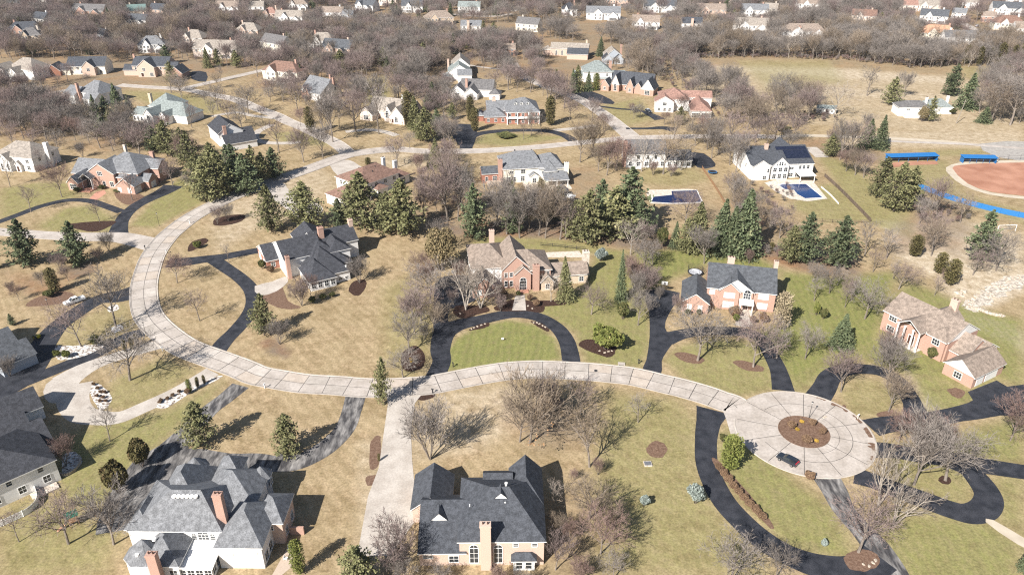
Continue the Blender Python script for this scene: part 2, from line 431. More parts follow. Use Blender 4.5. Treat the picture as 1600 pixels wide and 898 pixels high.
# slabs that were replaced or weathered differently
sl = MB(); rs = random.Random(9)
for k in range(len(jix)-1):
    i, j = jix[k], jix[k+1]
    for half in (0, 1):
        if rs.random() > .42: continue
        c = rs.randrange(3); E0 = [A[q].lerp(B[q], .06 if half == 0 else .515) for q in range(i, j+1)]; E1 = [A[q].lerp(B[q], .485 if half == 0 else .94) for q in range(i, j+1)]
        for q in range(len(E0)-1): sl.face([(*E1[q], .049), (*E1[q+1], .049), (*E0[q+1], .049), (*E0[q], .049)], c)
tag(sl.build('street_slabs', [noisy('slab_light', (.41,.37,.33), (.50,.455,.41), .4, .9, 4, (1,1,1), 2, .08, .2), noisy('slab_grey', (.34,.305,.27), (.42,.38,.34), .4, .9, 4, (1,1,1), 2, .1, .2), noisy('slab_warm', (.40,.34,.285), (.47,.41,.35), .4, .9, 4, (1,1,1), 2, .1, .2)]), kind='structure')
keep = [i for i, p in enumerate(P) if (p - Vector((CX, CY))).length > CR + .8]
kerb('kerb', [A[i] for i in keep][::-1], KERB, z=.03); kerb('kerb', [B[i] for i in keep], KERB, z=.03)
arc = [Vector((CX + (CR+.1)*math.cos(t), CY + (CR+.1)*math.sin(t))) for t in np.linspace(R(-197), R(138), 60)]
kerb('kerb', arc[::-1], KERB, z=.03)
isl = [Vector((CX + IR*math.cos(t), CY + IR*math.sin(t))) for t in np.linspace(0, 2*math.pi, 40)]
kerb('kerb', isl, BROWN, .3, .13, .045)
rl = random.Random(5)
for a0, a1, w_ in ((-8, 6, 1.1), (12, 24, .8), (30, 46, 1.0), (52, 60, .6), (-26, -16, 1.5), (-40, -34, .5)):
    out_, in_ = [], []
    for t in np.linspace(R(a0), R(a1), 7):
        out_.append((CX+(CR-.25)*math.cos(t), CY+(CR-.25)*math.sin(t))); r_ = CR-.3-w_*rl.uniform(.2, 1); in_.append((CX+r_*math.cos(t), CY+r_*math.sin(t)))
    area('leaf_drift', out_ + in_[::-1], BROWN, z=.060, n=2)
area('planting_island', [(CX+(IR-.1)*math.cos(t), CY+(IR-.1)*math.sin(t)) for t in np.linspace(0, 2*math.pi, 40, endpoint=False)], BROWN, z=.09, n=0)

# other streets
side, sP, sA, sB = ribbon('street', px("-40,360 0,362 80,368 140,370 190,371 246,384"), (6, 6, 7, 9), CONC, z=.033)
kerb('kerb', sB[:20], KERB, z=.02)
for s, w in (("545,240 525,224 500,212 475,200 450,190 430,180 400,169 375,158 350,152 320,146 295,141 262,138 225,136 185,133", (7,7,7,7,6,6)),
             ("285,139 320,131 350,124 385,116 420,108", 6), ("-40,172 15,161 60,151 95,143 140,136", 5),
             ("622,233 655,236 690,237 747,236 800,233 850,229 900,224 985,216 1060,214 1130,213 1215,214", (6.5,6.5,6,6,6)),
             ("990,217 970,200 945,180 905,155 860,138 822,122 806,108 800,98", (9,8,7,7,7,7)), ("1215,214 1250,212 1300,213 1380,216 1480,222 1620,236", 4)):
    o, p2, a2, b2 = ribbon('street', px(s), w, CONC if '1480' not in s else SAND)
    if '1480' not in s: kerb('kerb', b2, KERB, z=.0); kerb('kerb', a2[::-1], KERB, z=.0)
for s, w in (("1600,232 1500,225 1420,222 1360,219", 3), ("960,25 1000,32 1060,20", 6), ("460,22 500,24 560,12 640,5", 6), ("800,110 760,106 720,100", 3), ("400,82 440,82 480,84", 6), ("700,22 760,26 800,22", 6), ("1500,34 1530,50 1560,66", 7), ("800,18 830,10 850,2", 6), ("475,30 490,24 500,20", 4), ("545,26 565,27", 4)):
    ribbon('street', px(s), w, CONC)
area('apron', "515,258 545,250 570,263 600,262 612,285 560,300 545,290", DRIVE, n=3)
area('apron', "400,296 440,285 455,300 500,320 500,335 470,345 440,320", DRIVE, n=3)

# driveways
def drive(s, w, mat=ASPH, z=None): return ribbon('driveway', px(s), w, mat, z)[0]
drive("-30,356 0,346 30,335 65,322 105,313 140,314 165,322 190,331", 3.6)
drive("184,366 188,350 197,335 212,322 232,311 255,300 272,290", (7,5,5,5.5,7,9))
drive("262,411 290,409 320,405 350,401 399,392 430,388", (7,6,5,4.5,4))
drive("330,403 352,418 375,434 392,452 396,472 388,492 370,514 352,532 338,550", (5,4.5,4.5,4.5,4.5,5))
area('concrete_walk', "398,447 425,440 445,432 450,440 432,455 405,462", DRIVE, n=2)
drive("222,452 190,462 155,468 120,488 88,512 66,540 50,565 20,592 -20,612", (9,8,6,6,6,7,9,12,12))
drive("226,519 205,524 187,532 150,552 112,567 75,582 37,597 -10,612", 4.6)
drive("252,537 212,548 175,559 150,568 125,580 100,596", (5,4.6,4.6,5,6.5,8), DRIVE)
drive("118,600 114,625 125,645 150,652 185,652 225,636 275,613 318,588 332,580", (8,7,6,5,4.5,4.5,4.5,5), DRIVE)
area('concrete_walk', "72,600 110,576 130,585 116,608 88,630 70,622", DRIVE, n=2)
drive("376,602 352,622 328,640 300,668 270,700 245,725 215,762 190,800 180,830", (5,4.5,4.5,5,7,11,10,8,7), OLDA)
area('driveway', "215,760 250,715 300,700 360,708 405,708 440,716 430,735 330,735 260,740 225,800 180,815", OLDA, n=3)
drive("425,722 462,722 495,708 520,690 540,667 550,640 556,618", (6,5,5,4.8,4.6,5), OLDA)
area('driveway', "606,632 600,673 592,730 575,775 558,868 610,868 665,790 648,760 644,720 642,673 648,630 662,612 640,606 604,612", DRIVE, n=0)
drive("680,588 690,565 688,545 695,520 715,508 745,501 800,490 840,495 868,510 883,528 890,548 893,571", (5,4.8,5.5,6.5,5.5,4.8,4.6,4.4,4.5,4.6,5))
area('driveway', "678,520 678,470 682,440 705,430 740,434 742,470 705,482 700,500 706,515 690,530", ASPH, n=2)
area('driveway', "1009,453 1062,457 1050,482 1040,502 1042,518 1066,520 1050,538 1040,552 1034,564 1032,588 1004,580 1010,562 1015,525 1014,487", ASPH, n=2)
drive("1040,530 1065,522 1100,517 1132,517 1165,519 1190,530 1205,555 1217,580 1224,610", (6,4.6,4.4,4.4,4.4,4.4,4.2,4.4,5.5))
drive("1277,622 1288,606 1298,588 1318,578 1345,576 1375,580 1402,594 1418,615 1428,635 1432,655", (6,5.5,5.2,4.6,4.4,4.4,4.5,4.6,6))
drive("1360,668 1390,662 1440,657 1490,648 1530,640 1570,626 1600,620 1640,615", (6,5.5,5,5,6,9,9,9))
area('driveway', "1512,612 1557,594 1610,625 1605,650 1530,648 1522,628", ASPH, n=0)
drive("1362,702 1395,704 1440,712 1490,718 1535,727 1600,737 1650,744", (5.5,5,5,5.4,5,4.6))
drive("1335,742 1362,750 1400,764 1440,779 1487,796 1515,802 1537,795 1545,778 1535,757 1515,735 1490,722", (5.5,5,5,5.4,5.4,5.6,5.6,5.4,5.4,5,5))
drive("1289,742 1303,765 1318,795 1345,826 1368,853 1385,880 1405,915", (6,5.5,4.6,4.6,5.5,6,6), OLDA)
drive("1114,640 1107,660 1103,690 1106,730 1128,778 1160,815 1195,845 1235,868 1285,885 1340,890 1375,870", (8,5.5,4.8,4.8,5,5,5.2,5.2,6,7,7), ASPH)
drive("728,236 730,222 742,211 780,205 845,204 880,211 898,222", (6,6,5,5,5,5))
area('driveway', "700,198 740,195 745,212 735,236 725,236", ASPH, n=2)
area('driveway', "885,140 922,142 955,156 958,163 930,160 900,152", ASPH, n=2)
drive("935,166 965,170 1000,173 1018,180 1032,187", (2.6,2.6,2.6,5,7))
drive("978,201 1010,201 1035,200 1055,203", (3,3,5,8))
area('driveway', "1072,240 1100,240 1118,256 1112,262 1090,262", ASPH, n=2)
area('driveway', "300,112 322,113 322,128 300,124", ASPH, n=2)
drive("865,204 905,200 930,196", 4, DRIVE); drive("620,212 600,206 575,203 540,206", 4, DRIVE); drive("470,222 440,224 410,222 398,215 404,205 425,195", 4, DRIVE)
drive("330,182 370,176 395,181 430,185", 3.5, DRIVE)
area('concrete_walk', "800,485 805,462 812,460 820,461 822,485", DRIVE, n=0)
area('concrete_walk', "1149,508 1155,492 1168,492 1176,510", DRIVE, n=2)
area('concrete_walk', "1540,815 1552,812 1600,840 1640,862 1640,872 1590,850", SAND, n=2)
area('concrete_walk', "137,313 150,300 163,297 166,302 152,312", M['brickpave'], n=0)
drive("1266,230 1285,246", 6, DRIVE)

# planting beds and lawns cut into the paving
for s, m in (("708,487 713,478 735,477 760,479 765,486 748,491 728,497 715,495", MULCH), ("905,540 918,530 960,535 961,551 952,558 938,555", MULCH), ("626,560 632,548 650,540 664,556 660,574 644,580 630,576", MULCH),
             ("733,516 745,508 762,504 764,509 750,514", MULCH), ("829,502 845,504 858,514 855,518 840,510", MULCH), ("1054,553 1070,550 1100,560 1092,568 1070,565", BROWN), ("1145,566 1160,563 1192,573 1190,580 1165,578", BROWN),
             ("652,623 660,616 678,614 678,620 664,625", MULCH), ("1262,747 1258,740 1265,735 1276,740 1275,748", BROWN), ("1466,748 1472,743 1484,746 1484,755 1472,755", MULCH),
             ("1320,868 1340,858 1366,862 1374,880 1350,892 1325,886", BROWN), ("772,480 800,468 828,470 850,478 846,488 822,486 782,486", MULCH), ("840,470 880,470 882,476 845,478", MULCH),
             ("333,350 340,340 375,335 383,340 372,348 345,353", MULCH), ("293,391 300,378 320,372 325,377 315,384 300,392", MULCH), ("545,455 552,440 570,437 572,448 560,462", MULCH),
             ("138,605 150,598 168,610 175,625 160,640 150,632", WROCK), ("244,635 262,620 300,604 338,588 345,590 300,612 262,636", WROCK), ("83,552 88,540 115,540 160,538 158,544 125,558 95,562", WROCK),
             ("0,592 8,588 40,572 48,566 50,574 30,594 8,602", WROCK), ("168,480 182,476 186,482 172,488", WROCK), ("174,512 188,507 192,514 178,520", WROCK), ("1010,700 1025,688 1042,698 1035,714 1016,712", BROWN),
             ("40,478 60,464 100,455 120,466 85,476", BROWN), ("180,300 205,298 226,308 222,316 200,320 184,312", BROWN), ("580,690 594,682 592,725 578,730", BROWN), ("572,745 588,742 588,755 574,758", BROWN),
             ("98,712 118,706 128,720 118,735 100,742", WROCK), ("410,465 425,440 440,445 450,470 470,480 440,482", BROWN), ("105,352 125,348 175,345 178,350 150,362 120,358", MULCH), ("1308,638 1320,632 1322,640 1312,644", BROWN),
             ("1480,608 1495,606 1508,612 1500,622 1488,618", BROWN), ("1370,645 1395,640 1392,648 1376,652", BROWN), ("1118,728 1126,722 1200,808 1196,818", BROWN)):
    area('planting_bed', s, m, n=5, rough=.12)

# ball field
area('infield', "1486,262 1500,257 1540,254 1600,254 1660,258 1700,290 1660,315 1600,306 1550,300 1510,286", CLAY, n=4)
area('sandy_edge', "1478,262 1500,254 1540,251 1600,251 1600,254 1540,255 1502,258 1488,263 1512,287 1550,301 1600,307 1600,311 1545,304 1505,290 1484,274", SAND, n=2)
area('warning_track', "1388,255 1420,252 1464,252 1466,257 1430,258 1392,262", CLAY, n=0)
area('gravel_lot', "1530,225 1620,222 1620,250 1560,246", GRAVEL, n=2)
area('creek_bed', "1505,476 1520,462 1550,446 1600,424 1640,405 1640,430 1600,446 1560,462 1530,484", noisy('creek_stones', (.26,.225,.185), (.60,.54,.46), 1.1, 1, 5, (1,1,1), 4, .25, lo=.38, hi=.6), n=9, rough=1.5)
# ------------------------------------------------------------------ houses
LANDMARKS = []                                    # (short phrase, x, y) used to tell the trees apart
_wc = {}
def window_meshes(w, h, kind):
    k = (w, h, kind)
    if k in _wc: return _wc[k]
    f = MB(); p = MB(); b = .11; d = .07
    if kind == 'g':
        f.box(-w/2-.12, w/2+.12, -.05, .03, 0, h+.14); p.box(-w/2, w/2, -.075, 0, .0, h)
        for i in range(1, 4): p.box(-w/2, w/2, -.085, -.07, h*i/4-.012, h*i/4+.012)
    elif kind == 'd':
        f.box(-w/2-.15, w/2+.15, -.05, .03, 0, h+.16); p.box(-w/2, w/2, -.08, 0, .02, h)
    else:
        f.box(-w/2-b, -w/2, -d, .03, -b, h+b); f.box(w/2, w/2+b, -d, .03, -b, h+b)
        f.box(-w/2, w/2, -d, .03, h, h+b); f.box(-w/2, w/2, -d-.05, .03, -b, 0)
        n = max(1, round(w/.75)); nv = 2 if h < 2 else 3
        for i in range(1, n): f.box(-w/2+w*i/n-.035, -w/2+w*i/n+.035, -d+.01, .02, 0, h)
        for i in range(1, nv): f.box(-w/2, w/2, -d+.015, .02, h*i/nv-.03, h*i/nv+.03)
        p.box(-w/2, w/2, -.03, .03, 0, h)
        if kind == 'a':
            r = w/2; K = 10
            for i in range(K):
                t0, t1 = math.pi*i/K, math.pi*(i+1)/K
                q = [(rr*math.cos(t), h+b+rr*math.sin(t)) for rr, t in ((r, t0), (r, t1), (r+b, t1), (r+b, t0))]
                f.face([(x, -d, z) for x, z in q]); f.face([(x, 0, z) for x, z in q[::-1]])
                f.face([(q[3][0], -d, q[3][1]), (q[2][0], -d, q[2][1]), (q[2][0], 0, q[2][1]), (q[3][0], 0, q[3][1])])
                p.face([(0, -.03, h+b), (q[0][0], -.03, q[0][1]), (q[1][0], -.03, q[1][1])])
            f.box(-.03, .03, -d+.01, .02, h+b, h+b+r)
    fm = f.mesh('window', M['trim'])
    pm = p.mesh('pane', {'g': M['garage'], 'd': M['door'], 'p': M['paleglass']}.get(kind, M['glass']))
    _wc[k] = (fm, pm); return _wc[k]

def roof_mesh(x0, x1, y0, y1, ze, typ, zr, off=.5, il=None, ir=None, th=.2):
    """closed roof slab over an eave rectangle; returns MB (0 shingles, 1 trim) and the gable ends"""
    m = MB(); rk = .25; ends = []
    def slab(loop, faces):
        n = len(m.v); m.v += loop + [(a, b, c - th) for a, b, c in loop]; K = len(loop)
        for f in faces: m.f.append(tuple(n+i for i in f)); m.m.append(0)
        for f in faces: m.f.append(tuple(n+K+i for i in f[::-1])); m.m.append(1)
        return n, K
    def side(n, K, order):
        for a, b in zip(order, order[1:] + order[:1]): m.f.append((n+K+a, n+K+b, n+b, n+a)); m.m.append(1)
    if typ == 'f':
        n, K = slab([(x0,y0,ze),(x1,y0,ze),(x1,y1,zr),(x0,y1,zr)], [(0,1,2,3)]); side(n, K, [0,1,2,3]); return m, ends
    if typ == 'oct':
        cx, cy, rx, ry = (x0+x1)/2, (y0+y1)/2, (x1-x0)/2, (y1-y0)/2
        lp = [(cx+rx*math.cos(math.pi*(k+.5)/4), cy+ry*math.sin(math.pi*(k+.5)/4), ze) for k in range(8)] + [(cx, cy, zr)]
        n, K = slab(lp, [(i, (i+1) % 8, 8) for i in range(8)]); side(n, K, list(range(8))); return m, ends
    alongx = typ[1] == 'x'
    if alongx: L, W = x1-x0, y1-y0; T = lambda a, b, z: (x0+a, y0+b, z)
    else:      L, W = y1-y0, x1-x0; T = lambda a, b, z: (x1-b, y0+a, z)
    hip0 = typ[0] == 'h' and (len(typ) == 2 or typ[2] in 'WS'); hip1 = typ[0] == 'h' and (len(typ) == 2 or typ[2] in 'EN')
    d = min(W/2, L/2 if hip0 and hip1 else L*.8)
    i0 = (il if il is not None else d) if hip0 else 0; i1 = (ir if ir is not None else d) if hip1 else 0
    if i0 + i1 > L: s = L/(i0+i1)*.999; i0 *= s; i1 *= s
    a0, a1 = -(0 if hip0 else rk), L + (0 if hip1 else rk); rb = W*off
    ra, rbb = (i0 if hip0 else a0), (L-i1 if hip1 else a1)
    lp = [T(a0,0,ze), T(a1,0,ze), T(a1,W,ze), T(a0,W,ze), T(ra,rb,zr), T(rbb,rb,zr)]
    fs = [(0,1,5,4), (2,3,4,5)]; order = [0,1]
    if hip1: fs.append((1,2,5)); order += [2,3]
    else: order += [5,2,3]
    if hip0: fs.append((3,0,4))
    else: order += [4]
    n, K = slab(lp, fs); side(n, K, order)
    if not hip0: ends.append(('W' if alongx else 'S', rb/W))
    if not hip1: ends.append(('E' if alongx else 'N', rb/W))
    return m, ends

def build_house(name, short, label, o, rot, wall, roof, spec, detail=2, cat='house', group=None, ov=.4, z0=0):
    """spec lines: W wing | w window | ww row of windows | c chimney | d dormer | t vent gable | b block | k column"""
    x, y = gp(*o)[:2]; root = empty(name, x, y, z0, R(rot)); tag(root, label, cat, group)
    if short: LANDMARKS.append((short, x, y))
    wm = MB(); mats = [M[wall]]; mi = {wall: 0}; wings = []; pend = []
    def midx(k):
        if k not in mi: mi[k] = len(mats); mats.append(M[k])
        return mi[k]
    for ln in spec.strip().splitlines():
        t = ln.split(); kv = dict(q.split('=') for q in t if '=' in q); t = [q for q in t if '=' not in q]
        if not t: continue
        c = t[0]; f = lambda i: float(t[i])
        if c == 'W':
            x0, x1, y0, y1, ze, typ, zr = f(1), f(2), f(3), f(4), f(5), t[6], f(7)
            rm, ends = roof_mesh(x0, x1, y0, y1, ze, typ, zr, float(kv.get('off', .5)), *(float(kv[k]) if k in kv else None for k in ('il', 'ir')))
            ob = rm.build('roof', [M[kv.get('roof', roof)], M[kv.get('trim', 'trim')]], root)
            e = ov + .004*len(wings); a0, a1, b0, b1 = x0+e, x1-e, y0+e, y1-e
            if ends and 'x' in typ:
                if any(q[0] == 'W' for q in ends): a0 = x0 + .02 + .004*len(wings)
                if any(q[0] == 'E' for q in ends): a1 = x1 - .02 - .004*len(wings)
            elif ends:
                if any(q[0] == 'S' for q in ends): b0 = y0 + .02 + .004*len(wings)
                if any(q[0] == 'N' for q in ends): b1 = y1 - .02 - .004*len(wings)
            k = midx(kv.get('wall', wall)); g = midx(kv.get('gable', kv.get('wall', wall)))
            zb = float(kv.get('zb', -.1)); zt = ze - .04
            if typ == 'oct':
                cx, cy = (x0+x1)/2, (y0+y1)/2
                wm.lathe([((x1-x0)/2-e, zb), ((x1-x0)/2-e, zt)], 8, k, (cx, cy))
            elif 'open' not in kv:
                wm.box(a0, a1, b0, b1, zb, zt, k)
                for fc, of in ends:
                    if fc in 'SN':
                        yy = b0 if fc == 'S' else b1; xm = x1 - (x1-x0)*of; q = [(a0+.02,yy,zt),(a1-.02,yy,zt),(xm,yy,zr-.22)]
                        wm.face(q if fc == 'S' else q[::-1], g)
                    else:
                        xx = a0 if fc == 'W' else a1; ym = y0 + (y1-y0)*of; q = [(xx,b0+.02,zt),(xx,b1-.02,zt),(xx,ym,zr-.22)]
                        wm.face(q if fc == 'E' else q[::-1], g)
            wings.append((a0, a1, b0, b1))
        elif c in ('w', 'ww'):
            a0, a1, b0, b1 = wings[int(f(1))]; fc = t[2]; kind = t[7] if len(t) > 7 else 'm'; zz, ww, hh = f(4), f(5), f(6)
            lo, hi = (a0, a1) if fc in 'SN' else (b0, b1)
            ps = [f(3)] if c == 'w' else [lo + (hi-lo)*(i+.5)/f(3) for i in range(int(f(3)))]
            for p in ps:
                fm, pm = window_meshes(ww, hh, kind)
                loc, rz = {'S': ((p, b0, zz), 0), 'N': ((p, b1, zz), math.pi), 'E': ((a1, p, zz), math.pi/2), 'W': ((a0, p, zz), -math.pi/2)}[fc]
                nm = {'g': 'garage_door', 'd': 'door'}.get(kind, 'window')
                wo = inst(nm, fm, root, loc, rz); inst('door_leaf' if nm != 'window' else 'pane', pm, wo)
        elif c == 'c':
            cx, cy, cw, cd_, z1 = f(1), f(2), f(3), f(4), f(5); mt = t[6] if len(t) > 6 else wall; zz = float(t[7]) if len(t) > 7 else -.1
            m = MB(); m.box(cx-cw/2, cx+cw/2, cy-cd_/2, cy+cd_/2, zz, z1-.35)
            m.box(cx-cw/2-.09, cx+cw/2+.09, cy-cd_/2-.09, cy+cd_/2+.09, z1-.35, z1-.12); m.box(cx-cw/2-.03, cx+cw/2+.03, cy-cd_/2-.03, cy+cd_/2+.03, z1-.12, z1)
            ch = m.build('chimney', M[mt], root)
            m = MB()
            for s in (-1, 1): m = MB(); m.tube((cx+s*cw*.22, cy, z1-.02), (cx+s*cw*.22, cy, z1+.4), .17, .14, 8); m.build('chimney_pot', M['door'], ch)
        elif c == 'd':
            dx, dy, dz, dw, dh = (f(i) for i in range(1, 6)); m = MB(); dd = dh*1.25
            m.box(dx-dw/2, dx+dw/2, dy, dy+dd, dz-.3, dz+dh); m.face([(dx-dw/2, dy, dz+dh), (dx+dw/2, dy, dz+dh), (dx, dy, dz+dh+dw*.42)])
            dm = m.build('dormer', M['trim'], root)
            rm, _ = roof_mesh(dx-dw/2-.2, dx+dw/2+.2, dy-.1, dy+dd+1.2, dz+dh-.05, 'gy', dz+dh+dw*.5, th=.12)
            rm.build('dormer_roof', [M[roof], M['trim']], dm)
            fm, pm = window_meshes(round(dw*.6, 2), round(dh*.8, 2), 'm'); wo = inst('window', fm, dm, (dx, dy, dz+dh*.12)); inst('pane', pm, dm, (dx, dy, dz+dh*.12))
        elif c == 't':
            dx, dy, dz, dw, dh = (f(i) for i in range(1, 6)); m = MB()
            m.face([(dx-dw/2, dy, dz), (dx+dw/2, dy, dz), (dx, dy, dz+dh)]); o2 = m.build('vent_gable', M['trim'], root)
            m = MB(); yb = dy + dh*1.45
            for s in (-1, 1):
                q = [(dx+s*(dw/2+.1), dy-.15, dz-.06), (dx, dy-.15, dz+dh+.05), (dx, yb, dz+dh+.05), (dx+s*(dw/2+.1), dy+.15, dz-.06)]
                m.face(q if s > 0 else q[::-1])
            m.build('vent_roof', M[roof], o2)
        elif c == 'b':
            m = MB(); m.box(*(f(i) for i in range(3, 9))); m.build(t[1], M[t[2]], root)
        elif c == 'k':
            m = MB(); cx, cy, r, za, zb = (f(i) for i in range(3, 8))
            m.lathe([(r*1.35, za), (r*1.35, za+.2), (r, za+.22), (r*.86, zb-.22), (r*1.3, zb-.2), (r*1.3, zb)], 12, 0, (cx, cy)); m.build(t[1], M[t[2]], root)
        elif c == 'q':                              # flat panel laid on a slope: name mat x0 x1 y0 y1 z(y0) z(y1)
            m = MB(); q0, q1, y0_, y1_, za, zb = (f(i) for i in range(3, 9)); th = .08
            m.v += [(q0,y0_,za),(q1,y0_,za),(q1,y1_,zb),(q0,y1_,zb),(q0,y0_,za+th),(q1,y0_,za+th),(q1,y1_,zb+th),(q0,y1_,zb+th)]
            for q in ((4,5,6,7),(0,1,5,4),(1,2,6,5),(2,3,7,6),(3,0,4,7)): m.f.append(q); m.m.append(0)
            m.build(t[1], M[t[2]], root)
    wm.build('walls', mats, root)
    return root

HOUSES = []
def H(*a, **k): build_house(*a, **k)

H('brick_house', 'the pinkish brick house with dark roof', 'pinkish brick house with dark slate roof and white triangular vents beside the wide concrete driveway',
  (713.7, 847.1, 6.2), .6, 'pink', 'slateblue', """
W 0 16.1 0 16.8 6.2 hx 12 off=.47 il=6 ir=6.6
W 9.4 16.1 9 19.2 6.2 hyS 9.7 il=4
W 4.6 10 12.5 18.7 6.2 gx 8.4
W -7 1.4 0 15 3.4 gx 7.6 off=.62
W -9.7 -1.6 11 20.6 3.4 gy 6.6 trim=trim
W 9.7 14.4 -1.3 1.2 2.7 hx 3.7 roof=slateblue wall=trim
c 5.2 -.25 1.9 1.2 11 pink
t 7.9 6.2 10.35 3.3 1.7
t -3.6 5.6 6.0 3.3 1.7
w 0 S 3 .7 1.5 3.6 a
w 0 S 7.4 .7 1.5 3.6 a
w 0 S 10.6 4.7 .9 .7
w 0 S 14 4.7 .9 .7
w 5 S 11.2 .5 1.1 1.7
w 5 S 12.9 .5 1.1 1.7
w 3 S -5.4 1.9 1.7 .6
w 3 S -.7 .9 1.7 1.5 m
w 3 W 4 .05 4.8 2.3 g
w 3 W 9 .05 2.5 2.3 g
ww 0 E 3 4 1.2 1.6
ww 4 N 1 1 1.6 1.6
k roof_pipe trim 8.9 8.6 .22 11.2 12.3
k roof_pipe trim 8.7 5.6 .1 9.9 10.4
k roof_pipe trim 2.2 5.6 .08 9.4 9.9
""")
H('white_house', 'the white house with many grey hip roofs', 'sprawling white house with many grey hip roofs, octagonal turrets and two tall red chimneys',
  (196.8, 829.4, 6), -.7, 'white', 'grey', """
W 0 17.7 0 13.5 6 hx 11.6 off=.36 il=7.6 ir=4.7
W 2.4 11 6.5 17.5 6 hy 10.6
W 3.9 9 14.5 20 6 oct 8.6
W 10.8 21.8 6.5 17 6 hy 10.2
W 10.8 16 15 20.5 6 hx 8.8
W 18.2 22.4 13 17.4 6 oct 8.2 wall=bluegrey
W 17 25.9 -3.3 8.5 5.5 hy 9.3 il=5.5
W 22.6 28 2.6 10.6 5.5 hx 8.3 wall=pink
W .8 8.4 -6.6 0 4 oct 7.6
W 4.3 11.8 -6.3 2 4 hy 7.3
W 10.4 17.4 -5.8 .6 3.1 f 3.7 roof=trim
W -.6 4.4 .3 6.2 6 hyS 8.6
c 17.1 2.5 1.6 1.2 13 orangeb
c 8.1 -7.1 1.7 1.2 8.2 orangeb
w 0 S 13.8 3.6 1.9 1.3 a
w 0 S 12.1 3.6 .9 1.0 a
w 0 S 15.5 3.6 .9 1.0 a
w 6 S 19.6 2.9 1 1.2 p
w 6 S 24 2.9 1 1.2 p
w 6 E -1.2 .6 1.5 1.9
w 6 E 1.2 .6 1.5 1.9
ww 7 S 1 3.5 1 1.1
ww 7 E 2 .9 1.2 1.8
ww 10 S 4 .7 1.2 1.5
ww 10 E 3 .7 1.3 1.7
w 9 S 6 1 1.3 1.7
w 9 S 10.3 1 1.3 1.7
w 8 S 4.6 1.1 1.3 1.7 p
ww 5 E 1 3.6 1.2 1.3
ww 0 W 3 3.6 1.1 1.5
k roof_vent trim 8.3 3.9 .32 10.75 11.05
k roof_vent trim 9.1 3.9 .32 10.75 11.05
k roof_vent trim 9.9 3.9 .32 10.75 11.05
k roof_vent trim 10.7 3.9 .32 10.75 11.05
k roof_vent trim 11.5 3.9 .32 10.75 11.05
k roof_vent trim 12.3 3.9 .32 10.75 11.05
k roof_vent trim 6.2 -2.2 .3 6.2 6.6
k roof_vent trim 4.2 -5.0 .3 5.4 5.8
b chimney_base orangeb 27.9 30.6 5.2 5.6 0 1.9
""")
H('charcoal_roof_house', 'the charcoal roofed house inside the bend', 'rambling white and brick house with stepped charcoal roofs and red chimneys inside the street bend',
  (418.1, 408.3, 3.2), 30, 'white', 'charcoal', """
W -.3 7.5 0 12.5 3.2 gx 6.6 wall=red gable=white
W 3.6 16 -8.2 7 6 gx 9.7
W 10.5 21 0 10.5 6.2 gy 9.6
W 14 28.6 -4.6 6.5 6 gx 9.7
W 17 24.5 -9.7 0 6 hyS 8.6
W 8 23.3 -14 -1 3.5 hy 8.8 il=9.5 ir=3
W 9 20.8 -19.3 -4 3.5 hy 8 il=11.5 ir=3
W 7 15.8 -21 -9 3.2 hy 6.7 il=7.5 ir=3
c 17.6 -1.2 1.7 1.5 11.6 orangeb
c 4.3 -8.8 1.15 1.1 7.8 orangeb
c 28.2 .6 1.3 1.6 11.4 pink
ww 7 S 4 .8 1.2 1.7
ww 6 E 3 .8 1.1 1.6
w 6 S 17.2 .7 1 .8
w 6 S 19.3 .7 1 .8
ww 3 E 2 3.8 1.1 1.5
ww 1 W 2 3.6 1.2 2 a
ww 0 S 2 .8 1.2 1.5
ww 0 W 2 .05 2.8 2.3 g
w 5 W -11 .05 1.2 2.2 d
k roof_vent trim 19.8 -17.6 .25 3.9 4.5
""")
H('taupe_roof_house', 'the central taupe roofed brick house', 'large red brick house with taupe roofs, arched entry and white stone chimney at the centre',
  (736.4, 451.2, 3.2), 8, 'orangeb', 'taupe', """
W 0 7.8 0 15 3.2 gy 6.7 gable=orangeb
W .6 13 7 25 6 hx 10.2 wall=white il=7
W .6 6 11 17 5.8 gx 7.8 wall=white
W 9.6 19 4.6 20 6.2 gy 10.8 off=.52
W 13.2 18.7 2.6 9 5.6 gy 8.2
W 15 25 3.4 17 6.2 hxE 10.2
W 21 25.4 1.4 6 3 gy 5.4 wall=tanb
W 24 36.5 4.4 13 3.2 gx 5.8 wall=tanb
c 19.8 2.4 1.9 1.3 8.6 orangeb
c 36.6 9.5 1.9 2.0 8.6 stone
c 9 24.6 1.6 1.2 10.8 pink
w 0 S 2.4 .8 1.2 1.7 p
w 0 S 5.5 .8 1.2 1.7 p
w 2 W 14 3.4 1.8 1.4
w 2 W 13.5 .8 1.2 1.6
w 3 S 11 3.9 .9 1.4
w 3 S 12.6 3.9 .9 1.4
w 3 S 11 .7 .9 1.8
w 3 S 12.6 .7 .9 1.8
w 4 S 15.9 .35 1.9 3.0 a
w 6 S 23.2 .7 1.2 1.6
w 5 S 23.4 4 1.2 1.4
ww 7 S 3 .8 1.3 1.5
ww 0 W 2 .05 3 2.3 g
ww 7 E 2 1 1.2 1.4
b front_step brickpave 14.8 17.4 .9 2.6 0 .35
""")
